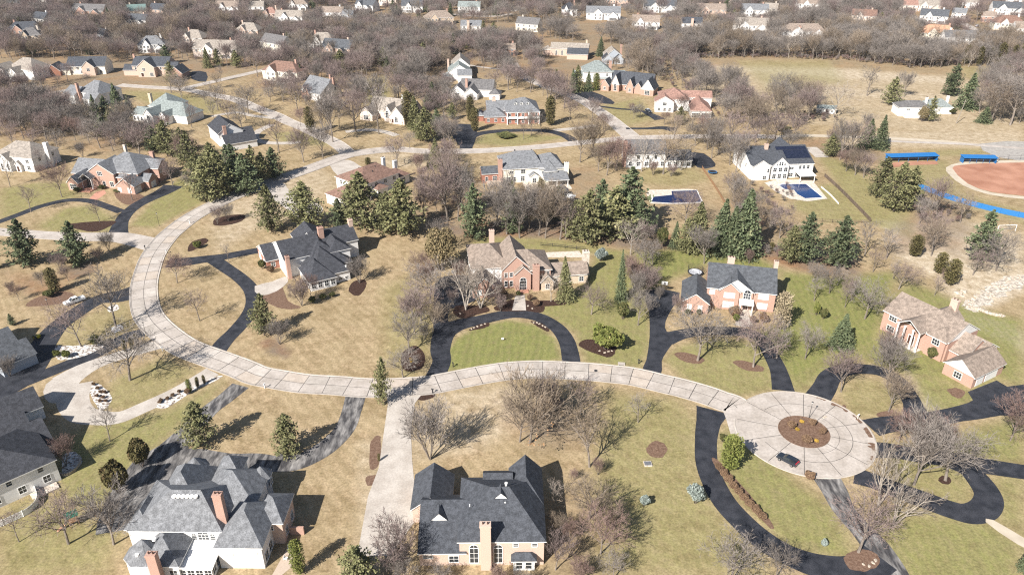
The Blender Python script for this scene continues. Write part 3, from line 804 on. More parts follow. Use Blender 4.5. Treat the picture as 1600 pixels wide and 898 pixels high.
H('blue_roof_brick_house', 'the blue-grey roofed brick colonial', 'red brick colonial house with blue-grey roof, white gables and white entrance portico',
  (1105.5, 449.2, 6), -13, 'orangeb', 'slate', """
W 0 19.1 0 15.5 6 gx 10.3 off=.53
W 2.8 13.2 -.35 8 6 gy 9.7 gable=trim
W 3.2 9.4 -.8 4 6 gy 8.7
W -7.2 1.1 -4.9 8 3.2 gy 6.2
c 6.2 9.8 2 1.2 11.8 pink
c 18.9 9.6 1.2 1.6 12 pink
w 2 S 6.3 3.9 2.9 1.5 p
w 2 S 6.3 .8 2.9 1.7 p
w 1 S 11.2 3.8 1.9 1.8 a
w 0 S 15.8 3.9 2.7 1.5 p
w 0 S 15.8 .8 2.7 1.7 p
w 0 S 1.5 4 1.3 1.3 p
w 1 S 11.2 .4 1.2 2.2 d
w 3 S -4.6 .8 1.1 1.7 p
w 3 S -1.6 .8 1.1 1.7 p
ww 3 W 3 .05 2.6 2.3 g
ww 0 E 2 3.9 1.1 1.5
ww 0 E 2 .9 1.1 1.6
b portico_roof trim 9.2 13.2 -3.3 .1 3.25 3.6
k porch_column trim 9.5 -3 .2 .3 3.25
k porch_column trim 12.9 -3 .2 .3 3.25
b front_step stone 9.3 13.1 -3.2 -.3 0 .3
""")
H('taupe_brick_house', 'the brick house beside the creek bed', 'orange brick house with taupe roof, white column portico and double garage near the creek bed',
  (1380.6, 484.9, 6), -60, 'orangeb', 'taupe', """
W 0 19 0 13.4 6 gx 10 gable=white
W 5.7 12.9 -2.2 7 6 gy 8.4 gable=trim wall=orangeb open=1
W 13.2 19 -.7 7 6 hyS 8.4
W 7 14 8 14.5 6 gy 9
W 18 23.4 1.5 12 3.4 gx 7.4
W 21.5 30 -4.5 8.4 3.2 gy 6.3 gable=trim
W 20.5 25 5 13 4 gx 6.4 gable=trim
c 11 13.4 2 1.1 11 pink
ww 2 S 1 4 1.9 1.5
ww 2 S 1 1 1.9 1.5
w 0 S 3 4.1 2.1 1.3
w 0 S 3 .9 2.1 1.5
w 0 S 9.3 .3 1.6 2.4 d
w 5 S 25.7 .9 1.9 1.6
w 5 E -1.4 .05 2.8 2.4 g
w 5 E 3.4 .05 4.8 2.4 g
k portico_column trim 6.2 -1.9 .26 .1 5.9
k portico_column trim 8.1 -1.9 .26 .1 5.9
k portico_column trim 10.6 -1.9 .26 .1 5.9
k portico_column trim 12.4 -1.9 .26 .1 5.9
b front_step stone 5.9 12.7 -2.1 .3 0 .25
""")
H('white_siding_house', 'the white siding house at lower left', 'white siding house with three plum grey gable roofs at the lower left edge',
  (8.3, 752.8, 5.5), 44.6, 'white', 'charcoal', """
W -14 9.5 0 17 5.5 hxE 10.2 ir=10.5
W 1 11.1 8.6 21 3.5 gx 7.1 off=.5
W -12 13.5 24.8 34.6 3.4 gx 6.6
W -8 9 14 26 3.8 gx 7.5
w 0 E 3 3.4 1.2 1.5
ww 0 S 5 1 1.3 1.6
ww 0 S 4 4.0 1 1.0
ww 1 E 2 .8 1.3 1.5
w 2 E 28 .05 4.8 2.3 g
w 3 E 17 .2 1.1 2.2 d
b patio_step stone 3 8 -2 .2 0 .3
""")
H('grey_gabled_house', 'the shaded gabled house on the left edge', 'grey house with front gables in shade behind a pine at the left edge',
  (2, 520, 5), 52, 'bluegrey', 'slate', """
W -14 0 0 9 5 gx 8.2 wall=bluegrey
W -5 1.6 -5 4 3.4 gx 6.4
W -6 2.2 -14 -5 3.2 gx 6.2
w 1 E -1 .05 3.6 2.2 g
w 2 E -9.5 .05 4.6 2.2 g
ww 0 E 2 3.2 1 1.3
""")
H('porticoed_brick_house', 'the grey roofed brick house upper left', 'orange brick house with steep grey roof, white trimmed gables and white entrance portico',
  (179.5, 289.9, 3.2), -10.8, 'orangeb', 'grey', """
W -14.5 6.6 6 25 6.2 hx 11.6 il=10 ir=9
W -15 -2.6 4.2 15 6.2 gy 10.2
W 0 8.6 0 9 3.2 gy 6.4
W -21 -15.6 -.7 9 3.2 gy 6
W -24.5 -12 7 20 4.2 gx 8.6
W -16.7 -11.3 1.4 8 4.6 gy 6.7 gable=trim open=1
W 5 10.4 6 12.5 3.4 gx 5.6
W 1.5 10 14 21.5 5.8 gx 8.6
W -3 3 4.8 9 4.6 hyS 6.6
c 3.4 21.6 1.6 1.3 10.2 orangeb
c -8.8 22 1 1 12.3 stone
w 1 S -9 5.2 2.0 1.6
w 1 S -8 .9 1.1 1.8
w 1 S -4.6 .9 1.6 1.8
w 2 S 1.8 .7 1.3 1.7 p
w 2 S 6 .7 1.3 1.7 p
w 2 E 2.2 .05 3.8 2.3 g
w 6 E 9.2 .05 2.8 2.3 g
w 3 S -18.3 .7 2.6 1.9
ww 7 E 2 3.6 1.2 1.4
w 1 S -14 .3 1.5 2.6 d
k portico_column trim -16.2 1.9 .25 .2 4.5
k portico_column trim -11.8 1.9 .25 .2 4.5
b front_step brickpave -16.6 -10.8 -1.6 3 0 .3
""")
H('tan_roof_house', 'the tan hip roofed house, left edge', 'white house with tan hip roof and tall white side chimney at the left edge',
  (30.1, 250.1, 5), -14, 'white', 'tan', """
W -14 6.6 0 15.5 6 hx 10.6 il=7 ir=6.5
W -9.6 -3.2 -1.8 7 4.6 gy 7.6
W -2.4 .8 -.9 4 3 gy 4.8
W -15 -9 2 9 4 hx 7
c 7.2 8.4 1.7 1.5 10.6 white
w 1 S -8 .7 .9 2.6
w 1 S -4.9 .7 .9 2.6
w 0 S 3.4 3.8 1.5 1.4
w 0 S 3.4 .8 1.5 1.6
w 2 S -.9 .2 1.1 2.2 d
ww 0 E 2 3.8 1.2 1.4
""")
H('brown_roof_house', 'the brown hip roofed house behind pines', 'white house with brown hip roof and two white chimneys behind tall pines',
  (576.5, 286.8, 6), 50, 'white', 'brown', """
W -3.6 16 0 16.5 6 hx 9.8 il=8 ir=5
W -14.2 -1 -2.3 9.4 4 hxW 7.2 il=6
W 15 22.6 1 9.6 3.5 hxE 6.2
W 2 8 -2.4 2 3.2 hyS 4.6
c 14.6 7.8 1.3 1.1 11 white
c 19.6 6.8 1.5 1.1 8.6 white
ww 0 S 4 3.8 1.4 1.4
ww 0 S 4 .8 1.5 1.7
w 2 S 18.8 1 2.2 1.6
ww 1 W 2 .05 4 2.3 g
w 0 W 13 3.6 1 1.6
k roof_vent black 3.4 9.5 .18 9 9.5
k roof_vent black 9 6.4 .18 8.8 9.3
k roof_vent black 6 4.6 .18 8 8.5
""")
H('cream_house', 'the cream house with grey hip roof', 'cream two storey house with grey hip roof, tall brick chimney and covered terrace',
  (785.6, 265.3, 6), 9, 'cream', 'grey', """
W 0 17 0 17.5 6 hx 10.4 off=.55 il=6.8 ir=3
W 14.5 25.6 -.5 16 5.6 hx 9.6 ir=4.5
W 16.6 22.3 -2.2 5 5 hyS 8
W 15.8 26 -7.2 -.2 2.9 f 4.7 open=1
W -8.2 -.9 1.4 8.6 4 gx 6.2 roof=slate wall=red
W 10.4 14.8 -2.2 1.4 3.1 gy 4.6
c -.75 2.2 1.7 1.7 9.6 orangeb
c 26.1 -.6 1.7 1.5 7.9 cream
w 0 S 3.6 4 1.6 1.1
w 0 S 8.4 3.9 1.7 1.5
w 2 S 19.4 3.2 1.9 1.4
w 0 S 2.4 .7 1.6 1.8
w 0 S 4.9 .7 .9 1.8
w 0 S 8.2 .6 1.6 2
w 5 S 12.6 .6 1.5 1.8
w 1 S 19 .5 2.6 2.2 b
w 1 S 23 .5 2 2.2 b
w 4 S -3 .8 1.6 2
w 4 S -6.4 .8 1 1.8
k terrace_post trim 16.3 -6.8 .17 0 2.75
k terrace_post trim 21 -6.8 .2 0 2.75
k terrace_post trim 25.5 -6.8 .2 0 2.75
b terrace stone 8 26.5 -10 0 0 .18
b deck deck -6.5 -.8 -2.2 1.3 0 1.2
k roof_vent black 6.6 10.6 .22 10 10.6
k roof_vent black 13.4 9.8 .2 10 10.5
""")
H('white_brick_chimney_house', 'the white house with orange brick end chimney', 'long white house with grey gable roof and wide orange brick chimney on its end wall',
  (979.8, 241.5, 6), 0, 'white', 'stonegrey', """
W 0 17.2 0 16 6 gx 9.9 off=.54
W 17 28 0 10 3.3 gx 6.6
c -.6 2.6 1.5 2.4 11 orangeb
w 0 S 5 3.9 1.1 1.5
w 0 S 9 3.9 1.1 1.5
w 0 S 12.4 3.9 1.1 1.5
ww 0 S 5 .8 1.2 1.8
ww 1 S 4 .9 1.2 1.5
ww 0 W 2 3.8 1.1 1.5
b front_porch trim 1.5 6.5 -1.6 .3 0 .4
""")
H('solar_roof_house', 'the white house with solar panels', 'large white house with dark roof solar panels and tall window wall above a swimming pool',
  (1174.1, 258.5, 6), 4.7, 'white', 'slateblue', """
W 0 26.6 0 21.5 6 gx 10.4 off=.54
W 8.2 15.8 -1.2 9 6 gy 9.4
W .1 7.9 -1.6 7 6 gy 8.6
W 16 25 12 23.5 6 gy 10.2
W 18.6 25.4 -6 .3 3 f 3.4 open=1 roof=trim
c 9.2 9.6 1.4 1.2 11.8 pink
q solar_panel solar 15.9 26.3 3.4 8.4 7.33 9.22
q solar_panel solar 13.3 26.3 8.6 10.6 9.30 10.05
ww 1 S 3 .5 1.4 1.9
ww 1 S 3 3.4 1.4 1.7
w 1 S 10.4 6 .7 .8
w 1 S 11.5 6 .7 1.4
w 1 S 12.5 6 .7 1.4
w 1 S 13.6 6 .7 .8
w 2 S 6.8 3.4 .8 1.5
w 2 S 5.6 .4 1.4 1.5
w 0 S 17.4 3.6 1.8 1
w 0 S 17.4 .6 1.8 1.4
w 0 S 21 3.7 1.1 1.5
w 0 S 22.6 3.7 1.1 1.5
w 0 S 24.4 3.7 1.1 1.5
w 0 S 22 .3 5.2 2 b
ww 0 W 2 3.6 1.1 1.5
k porch_post trim 19 -5.6 .16 0 2.9
k porch_post trim 25 -5.6 .16 0 2.9
""")
H('columned_house', 'the brick house with tall white columns', 'brick house with grey hip roof, three white dormers and tall white entrance columns',
  (790.2, 176.2, 6), 4.4, 'red', 'grey', """
W 0 17.4 0 21 6 hx 10.9 il=9 ir=7
W -10.8 1 2 13.5 3.3 hx 6.8
W -17.6 -10.4 6 15 3 hx 5.6
W -9 4 9 21 4.4 gx 8.4
c -5 15 1.7 1.3 10 pink
d 5.4 5.2 7.7 1.5 1.4
d 8.4 5.2 7.7 1.5 1.4
d 11.4 5.2 7.7 1.5 1.4
b balcony trim .3 17 -.6 .5 2.9 3.7
k column trim .8 -.3 .26 0 5.9
k column trim 6 -.3 .26 0 5.9
k column trim 11.6 -.3 .26 0 5.9
k column trim 16.8 -.3 .26 0 5.9
ww 0 S 5 .6 1.2 1.9
ww 0 S 5 3.9 1.1 1.4
ww 1 S 3 .8 1.2 1.6
""")
H('cream_gabled_house', 'the cream house with three steep gables', 'cream house with taupe roof and three steep white front gables', (562, 187), -22, 'pinkw', 'tan', """
W 2 27 6 18 4 gx 9.6
W 0 8 0 10 2.8 gy 6.8
W 13 17.6 2 10 5 gy 8.4
W 17 26.4 0 10 3.4 gy 8.6
c 18 14 1.2 1 11 white
w 2 S 15.3 2 1.6 2.6 a
w 3 S 21.5 1 1.6 2.4
w 1 S 4 .6 2.4 2
w 3 S 19.4 .5 1 2 d
""")
H('grey_roof_white_house', 'the striped grey roofed house', 'white and brick house with large light grey roof behind a clipped evergreen', (472, 151), -38, 'white', 'grey', """
W 0 17 0 15 4.6 gx 10.8
W 9 18.4 -2 13 4.2 gx 9.8
W 1.5 6.5 -1.6 6 4 gy 7.4 wall=orangeb gable=white
W 6.8 10.4 -2.6 5 3.6 gy 6.6 wall=orangeb
c 13 11 1.2 1 12 orangeb
c 17.6 9 1.2 1 11.4 orangeb
ww 1 E 5 .8 1 1.2
ww 1 E 2 4.8 1.2 1.5
w 2 S 4 3.4 1.2 1.5
ww 0 S 2 .8 1.2 1.6
""")
H('white_ridged_house', 'the white house with three stepped ridges', 'white house with stepped pale and tan roofs running away from the camera', (692, 129), 4, 'white', 'paleg', """
W 3 17 4 20 5 gy 9.4
W 5 17 16 32 6 gy 11 roof=tan
W 0 5.6 0 9 3.2 hx 5.2
W 9 17.4 -3 6 4.6 gx 7.4 roof=grey
c 3.4 18 1.2 1 10 pink
w 0 S 10 5.4 1.4 1.4
ww 2 S 3 .8 1 1.5
ww 0 W 3 2 1.1 1.6
""")
H('grey_gable_house', 'the grey gabled house with orange chimney', 'white house with dark grey gables and an orange brick chimney beside yellowish spruce', (703, 153), -8, 'white', 'stonegrey', """
W 5 23.5 4 17 4 gx 8.6
W 0 9 -1 11 3.5 gy 7.2
W 8 16.5 -3 9 3.2 gy 6.8
W 22 28.6 -1 7 3 hx 5.4
c 8.6 5.6 1.3 1.2 9.6 orangeb
w 1 S 4.4 1 2 2
w 2 S 12.4 1 2 2
""")
H('many_gabled_brick_house', 'the brick house with many gables', 'brick house with dark grey roof and a row of steep white edged gables', (938, 141), -24, 'orangeb', 'slateblue', """
W 5 29 4 15 3.5 gx 10
W 0 5.6 -1 7 3 gy 6.6
W 6 11.4 0 9 4 gy 9.6 gable=pinkw
W 15 20 -.4 9 3.4 gy 8.2
W 24 32 -1.6 9 3.4 gy 9 gable=white
W 19.5 24.6 .4 7 3 gy 6.4
w 2 S 8.7 .6 1.6 3 a
w 1 S 2.8 .8 1.2 1.6
w 3 S 17.5 1 1.2 1.8
w 4 S 28 .5 2.6 2.4
ww 0 S 4 .8 1 1.5
""")
H('rust_roof_house', 'the house with rust red roof', 'white house with rust red hip roof and white double garage', (1029, 176), -6, 'white', 'rust', """
W 0 16 4 20 6 hx 10.4
W 12 28 9 17.5 6 gx 8.8
W 15.4 26.4 -8 10 3.5 hyS 7
W -2.4 8 .6 9 5.4 gy 8.4
ww 2 S 2 .05 4 2.3 b
w 3 S 0 .8 1.2 1.6
w 3 S 3 .8 1.2 1.6
w 3 S 5.6 .8 1.2 1.6
w 3 S 2.8 3.6 2 1.6
w 1 S 18 3.4 1.4 1.4
""")
H('pale_green_roof_house', 'the white house with pale green hip roof', 'white and brick house with tall pale green hip roof behind two small conifers', (911, 129), 2, 'white', 'paleg', """
W 0 17.6 0 15 6 hx 11.4
W -5 3 2 10 3.4 gx 6
W 16.6 26 4 11 3.2 gx 5.4 wall=orangeb
W 8 17.5 -1.6 3 2.4 f 3.2 wall=orangeb
c 17.4 10 1.6 1.2 10.4 orangeb
ww 0 S 3 3.6 1.2 1.5
""")
H('tan_brick_house', 'the tan brick house with dark garage roof', 'tan brick house with pale roof and a blue-grey roofed garage wing', (860, 87), -10, 'pink', 'tan', """
W 0 14 0 9 5 gx 8.2
W 12 26 -1 8 5 gx 8.4
W 12.4 26.4 -10.5 0 3.6 gx 6.8 roof=slateblue
W -6 1 1 8 3.6 hx 6
c 24 7 1.2 1 10 tanb
w 0 S 4 .6 1.2 2.4 a
w 0 S 8 .6 1.2 2.4 a
""")
H('dark_gabled_house', 'the small dark gabled house', 'small dark fronted gabled house with pale roof beside a spruce', (945, 99), 2, 'bluegrey', 'tan', """
W 0 11.4 0 12 4.6 gy 9
W -2 5 -3 4 3 gy 6.2 roof=charcoal
W 5.4 12 -3.4 4 3 gy 6 roof=charcoal
c 11.6 8 1.2 1.2 10.4 orangeb
w 1 S 1.5 .6 1.6 1.8
w 2 S 8.7 .6 1.6 1.8
""")
H('pale_roof_house', 'the white house with pale grey-green roofs', 'white house with pale grey-green hip roofs and tan chimney above a belt of spruces', (208, 189), -20, 'white', 'paleg', """
W 3.4 17 8 23 6 hx 11.6
W 12 31 4 17 4 hxE 9.2
W 0 9 0 10 3.6 gx 6.4
W 8.6 15.4 -1.6 9 4 gy 7.6
W 18 22.4 -.6 7 4 gy 6.6
c 2.6 12 1.5 1.3 11.4 tanb
ww 2 S 4 .7 1.1 1.8
w 3 S 12 1.4 1.7 2 a
w 4 S 20.2 1 1.4 1.6
""")
H('red_chimney_house', 'the white house with tall red side chimney', 'white house with grey hip roof and very tall red brick side chimney', (101, 161), -26, 'white', 'grey', """
W 6 23 4 20 6 hx 11.4 il=7 ir=6
W 0 9 0 13 5 gx 8.6
W 15 24 .6 9 4 gx 7
c 9.6 3.2 1.3 1.3 11 orangeb
w 0 S 12.5 3.6 1.1 1.5
w 0 S 9 3.6 1.1 1.5
ww 0 E 3 3.4 1.1 1.5
""")
H('pink_brick_house', 'the blue-black roofed brick house', 'two storey pinkish brick house with blue-black roof and tall front gable', (199, 121), -3, 'pink', 'slateblue', """
W 2 24.5 4 17 6 gx 10.6
W 6.4 18 .8 10 6 gy 10.6
W -4 4 4 12 3.4 gx 6.4
W 22 30 4 12 4 gx 8
W 27.4 36 -1.6 9 3 gy 7 wall=orangeb
c 1.8 10 1.2 1 12 orangeb
w 1 S 11 3.8 1.7 1.6
w 1 S 15.4 .6 2 2.2
w 1 S 9.6 .4 1.6 2.2 d
w 0 S 4.2 3.9 1.1 1.6
w 0 S 5.8 3.9 .9 1.6
w 0 S 20 3.9 1.1 1.5
w 4 S 31.6 .6 2.4 1.8
""")
H('cream_front_house', 'the cream fronted house with blue-grey roof', 'cream fronted brick house with blue-grey roof and two pointed gables', (73, 119), 4, 'cream', 'slateblue', """
W 12 35 2 15 5 gx 9.8
W 0 9.4 -.6 10 3 gy 7 wall=darkb
W 22 30.4 -1 7 5 gy 8.8 wall=pink
W 8 14 1 9 3.2 gx 6.4
w 2 S 26.2 2.8 1.8 1.6
ww 0 S 4 .8 1.2 1.7
w 0 S 15 3.2 1.4 1.3
w 0 S 18.6 3.2 1.4 1.3
""")
H('white_bay_house', 'the tan roofed white house, upper left edge', 'white house with steep tan hip roof partly cut by the left edge', (-8, 125), -18, 'white', 'tan', """
W 4 25 6 21 6 hx 11.6 il=8 ir=7
W 0 9.4 0 10 6 gy 9.6
W 11 17.6 1 9 4.6 gy 8
w 1 S 3 .8 1.2 4 a
w 1 S 6.4 .8 1.2 4 a
w 2 S 14.2 .6 1.6 2.2
""")
H('plum_roof_house', 'the white house hidden behind the spruce belt', 'white house with dark grey roofs half hidden behind a belt of pines', (352, 238), 34, 'white', 'charcoal', """
W 1 15 0 10 3.2 gx 6.4
W 0 12 9 26 6 gy 10
W 12 17 10 18 3.4 gx 6
c 3.4 8.6 1.4 1.2 9.4 orangeb
ww 0 E 1 .6 1.6 1.8
ww 1 E 3 3.6 1.1 1.5
ww 0 W 2 .6 1.2 1.6
""")
H('white_ranch_house', 'the white ranch house beside the big field', 'long white ranch house with low grey roof between conifers at the field edge', (1402, 182), -3, 'white', 'stonegrey', """
W 0 17 0 10 4.6 hx 7.2
W 15 30 5 15 3.6 hx 7 roof=paleg
W 2.4 12 -3.4 .6 2 f 2.3 roof=trim
c 16.4 8 1 1 8 trim
c 29 12 1.1 1 8 trim
w 0 S 5 3.2 1.6 .7
w 0 S 11 3.2 1.6 .7
""")
H('white_shed', 'the small white shed', 'small white shed with pale roof among bare trees beside the field', (1276, 177), -14, 'white', 'paleg', """
W 0 9.4 0 5.4 2.6 gx 4
w 0 S 2 .8 .9 1
w 0 S 4.7 .3 1 1.9 d
w 0 S 7.4 .8 .9 1
w 0 E 2.6 .3 1 1.9 d
""", cat='shed')

# far houses: foot of the front wall (pixel), width, depth, turn, wall, roof, plan, short phrase, label
FAR = """
68 9 15 10 -20 white taupe g|the topmost white house at far left|white house with tan roof topmost at far left among trees
66 39 16 11 -28 white slateblue g|the gabled house behind the dark roof|white gabled house standing behind the dark roofed orange brick one
38 59 26 12 10 orangeb slateblue h|the dark roofed orange brick house|orange brick house with long blue-black roof at far left
47 68 16 11 12 tanb stonegrey h|the low tan house at far left|low tan house with grey roof below the dark roofed brick one
140 27 30 12 -8 orangeb stonegrey l|the orange gable house in the left woods|orange brick gabled house with grey roof in the left woods
161 63 11 9 -35 bluegrey charcoal g|the small dark house in the left woods|small dark grey house deep in the left woods
213 28 16 11 14 cream copper g|the cream house with teal roof|cream house with dark teal roof beside grey dormered house
214 42 19 10 -10 white slate l|the white house with grey dormer roof|white house with grey roof below the teal roofed one
247 25 15 11 -20 pink slateblue g|the blue roofed house beside the teal|pinkish house with blue-grey roof right of the teal roofed one
303 71 18 12 -14 pinkw tan h|the tan hip roofed house in pines|pale house with tan hip roof and tall dark entry
338 89 31 13 -6 pinkw tan l|the long tan roofed house|long pale house with tan roofs behind dark pines
237 83 19 12 8 white grey h|the grey house behind the blue-black roof|white house with light grey hip roof behind the blue-black roofed brick house
355 21 21 11 -3 white taupe l|the taupe roofed house by the woods|white house with reddish taupe roof at the woods edge
400 21 14 10 5 white tan g|the tall white house at the top|tall narrow white house right of the reddish taupe roofed one
388 58 19 11 -12 pink tan h|the tan roofed house above the left bend|pinkish house with tan roof above the bare pink trees
452 37 23 11 -4 white tan l|the white house with blue-grey front gable|white house with tan roof and blue-grey gable
465 17 19 11 4 white taupe h|the grey-brown roofed house at the top|white house with grey-brown roof behind the one with a blue-grey gable
422 32 14 11 -6 pink rust h|the small rust roofed house at the top|small pinkish house with rust roof left of the blue-grey gabled one
520 30 19 10 -4 white taupe g|the white house by the green lawn|two storey white house with taupe roof left of a green lawn
544 32 12 9 -24 bluegrey grey g|the grey sided house by the green lawn|small grey sided house beside the green lawn
572 17 20 11 -28 white slate l|the white house with steep slate gables|white house with steep slate gables above the green lawn
606 9 18 11 -10 pinkw taupe h|the pale house next to the slate gables|pale stucco house at the top beside dark spruces
432 77 23 13 -36 cream stonegrey g|the cream gabled house in the bare woods|cream house with steep grey gable roof in the bare woods
503 76 20 12 -8 white tan h|the white house with orange chimney|white house with tan hip roof and orange chimney
528 86 22 12 -20 pink slate l|the slate roofed house below orange chimney|pinkish house with slate roof right of the tan hip roofed one
442 124 25 13 -18 cream brown h|the brown roofed house behind striped roof|cream house with brown hip roof among mauve bare trees
644 20 19 11 -2 white slate l|the white house right of the dark spruces|white house with slate roof right of the dark spruces
688 40 24 12 14 tanb taupe h|the house beside the round pool cover|house with tan grey hip roof beside the round pale pool cover
736 52 16 9 -2 white grey g|the tall white house with brick chimney|tall white house with grey roof and full height brick chimney
733 21 20 10 -6 white paleg g|the pale roofed house at the top centre|white house with pale roof left of dark conifers at top centre
795 88 9 8 0 orangeb taupe g|the small brick house in the centre woods|small brick house in the woods above the columned house
824 48 19 11 -24 cream stonegrey g|the cream gabled house at the top centre|cream gabled house with grey roof standing alone in the centre woods
890 25 14 12 0 white charcoal h|the black roofed white house|white house with black hip roof and white side gables
942 31 29 12 -6 white grey l|the long white house with three gables|long white house with grey roof and several gables in the top centre
963 10 21 11 -2 pink tan l|the pinkish house above the long white one|pinkish brick house with tan roof above the long white one
1008 45 22 11 -8 white taupe l|the white house above the brown hedge|white house behind bare trees left of the orange chimneyed one
1031 20 29 11 -3 white slate l|the white house with long rear wall|white house with slate roof and a row of dark windows
1080 48 16 10 -6 white slateblue g|the house with pinkish front chimney|white house with blue-grey roof and pinkish front chimney
1110 26 26 11 -4 pink taupe l|the house with two white front gables|pinkish house with taupe roof and two white gables
1178 26 23 11 -8 white grey l|the grey roofed house right of the pines|cream white house with grey roof right of the dark pines
1172 51 27 12 -6 white tan l|the tan roofed house behind the tree line|white house with wide tan roof just behind the tree line
1203 22 11 10 -20 cream tan g|the yellowish house at the top|small yellowish house with tan roof at the top
1263 16 21 11 -2 white taupe l|the white house with a long taupe roof|white house with long taupe roof at the top right
1255 61 33 12 -3 white taupe h|the long white house behind the field trees|long white house with taupe roof and orange chimney behind the field trees
1347 35 19 11 -18 pinkw brown l|the pinkish house by the blossom tree|pinkish house with brown roof right of the white blossom tree
1455 35 21 12 -24 white slate l|the white house with crossed slate gables|white house with crossed slate gables behind the orange roofed one
1463 63 27 13 -10 cream orange h|the orange roofed house|cream house with orange tiled hip roof
1501 71 25 11 -6 white stonegrey g|the white house right of the orange roof|white house with grey gable roof right of the orange roofed one
1514 13 15 10 -14 white tan g|the white gabled house at the top right|white gabled house above a mauve bare tree
1573 23 27 12 -14 white slate l|the white house with blue-grey roofs|white house with broad blue-grey roofs at the top right
1574 47 23 13 -12 cream brown h|the brown roofed house on the right|cream house with reddish brown hip roof near the right edge
1447 18 23 11 -8 pinkw tan l|the wide tan roofed house, top right|pale house with wide tan roof behind the crossed slate gables
1495 29 11 9 -30 white grey g|the small white house by the side street|small white house with grey roof beside the far side street
1543 35 10 9 -20 orangeb taupe g|the small orange house|small orange brick house beside the far side street
1598 56 13 11 -10 white taupe g|the white house on the right edge|white house with taupe roof cut by the right edge
1420 18 13 10 -10 pinkw rust g|the small rust roofed house, top right|small pale house with rust roof left of the wide tan roofed one
1590 6 20 11 -6 white tan h|the top right corner house|white house with tan hip roof in the top right corner
1480 4 20 11 6 white stonegrey g|the grey roofed house on the top edge|white house with grey roof on the top edge right of the woods
300 5 18 11 -10 pink taupe h|the top edge house in left woods|pinkish house with taupe roof on the top edge in the woods
1150 4 18 11 4 pinkw rust g|the rust roofed house on the top edge|pale house with rust roof on the top edge right of centre
20 12 15 10 8 bluegrey stonegrey g|the grey house in the top left corner|grey house with grey roof in the top left corner
"""
rh = random.Random(3)
for ln in FAR.strip().splitlines():
    a, short, label = ln.split('|'); u, v, w_, d_, rot, wall, roof, st = a.split(); u, v, w_, d_, rot = map(float, (u, v, w_, d_, rot))
    h = 5.4 if w_ > 12 else 4.6; rise = min(d_*.42, 5)
    L = [f"W 0 {w_} 0 {d_} {h} {'hx' if st=='h' else 'gx'} {h+rise}"]
    if st in 'hl':
        q = w_*.12 + rh.random()*w_*.1; L.append(f"W {q:.1f} {q+w_*.3:.1f} -1.6 {d_*.5:.1f} {h-.2} gy {h+rise*.75:.1f}")
        q2 = w_*.62; L.append(f"W {q2:.1f} {q2+w_*.32:.1f} -3.2 {d_*.6:.1f} {h*.62:.1f} gy {h*.62+w_*.13:.1f}")
        L.append(f"ww 2 S 1 .4 {w_*.2:.1f} 2"); L.append(f"ww 1 S 2 .8 1.2 1.6"); L.append("ww 1 S 2 3.4 1.2 1.4")
    if st == 'g': L.append(f"ww 0 S {max(2,int(w_/4))} .8 1.3 1.6"); L.append(f"ww 0 W 2 3.2 1.2 1.4")
    L.append(f"ww 0 S {max(2,int(w_/4.5))} 3.4 1.2 1.4"); L.append(f"ww 0 E 2 3.2 1.2 1.4")
    cm = wall if wall in ('orangeb', 'pink', 'red') else rh.choice(['orangeb', 'pink', 'white', 'stone'])
    if '736 52' in ln: L.append(f"c 6 -.6 1.9 1 9.6 pink")
    elif '1080 48' in ln: L.append(f"c 8 -.6 1.9 1 9.4 pink")
    elif '1255 61' in ln: L.append(f"c 12 -.6 1.7 1 9.6 orangeb")
    else: L.append(f"c {w_*rh.choice([.2,.8]):.1f} {d_*.6:.1f} 1.1 1 {h+rise+1.2:.1f} {cm}")
    dx = (u - w_*.5*scale_px(v))
    build_house('house', short, label, (dx, v), rot, wall, roof, "\n".join(L))
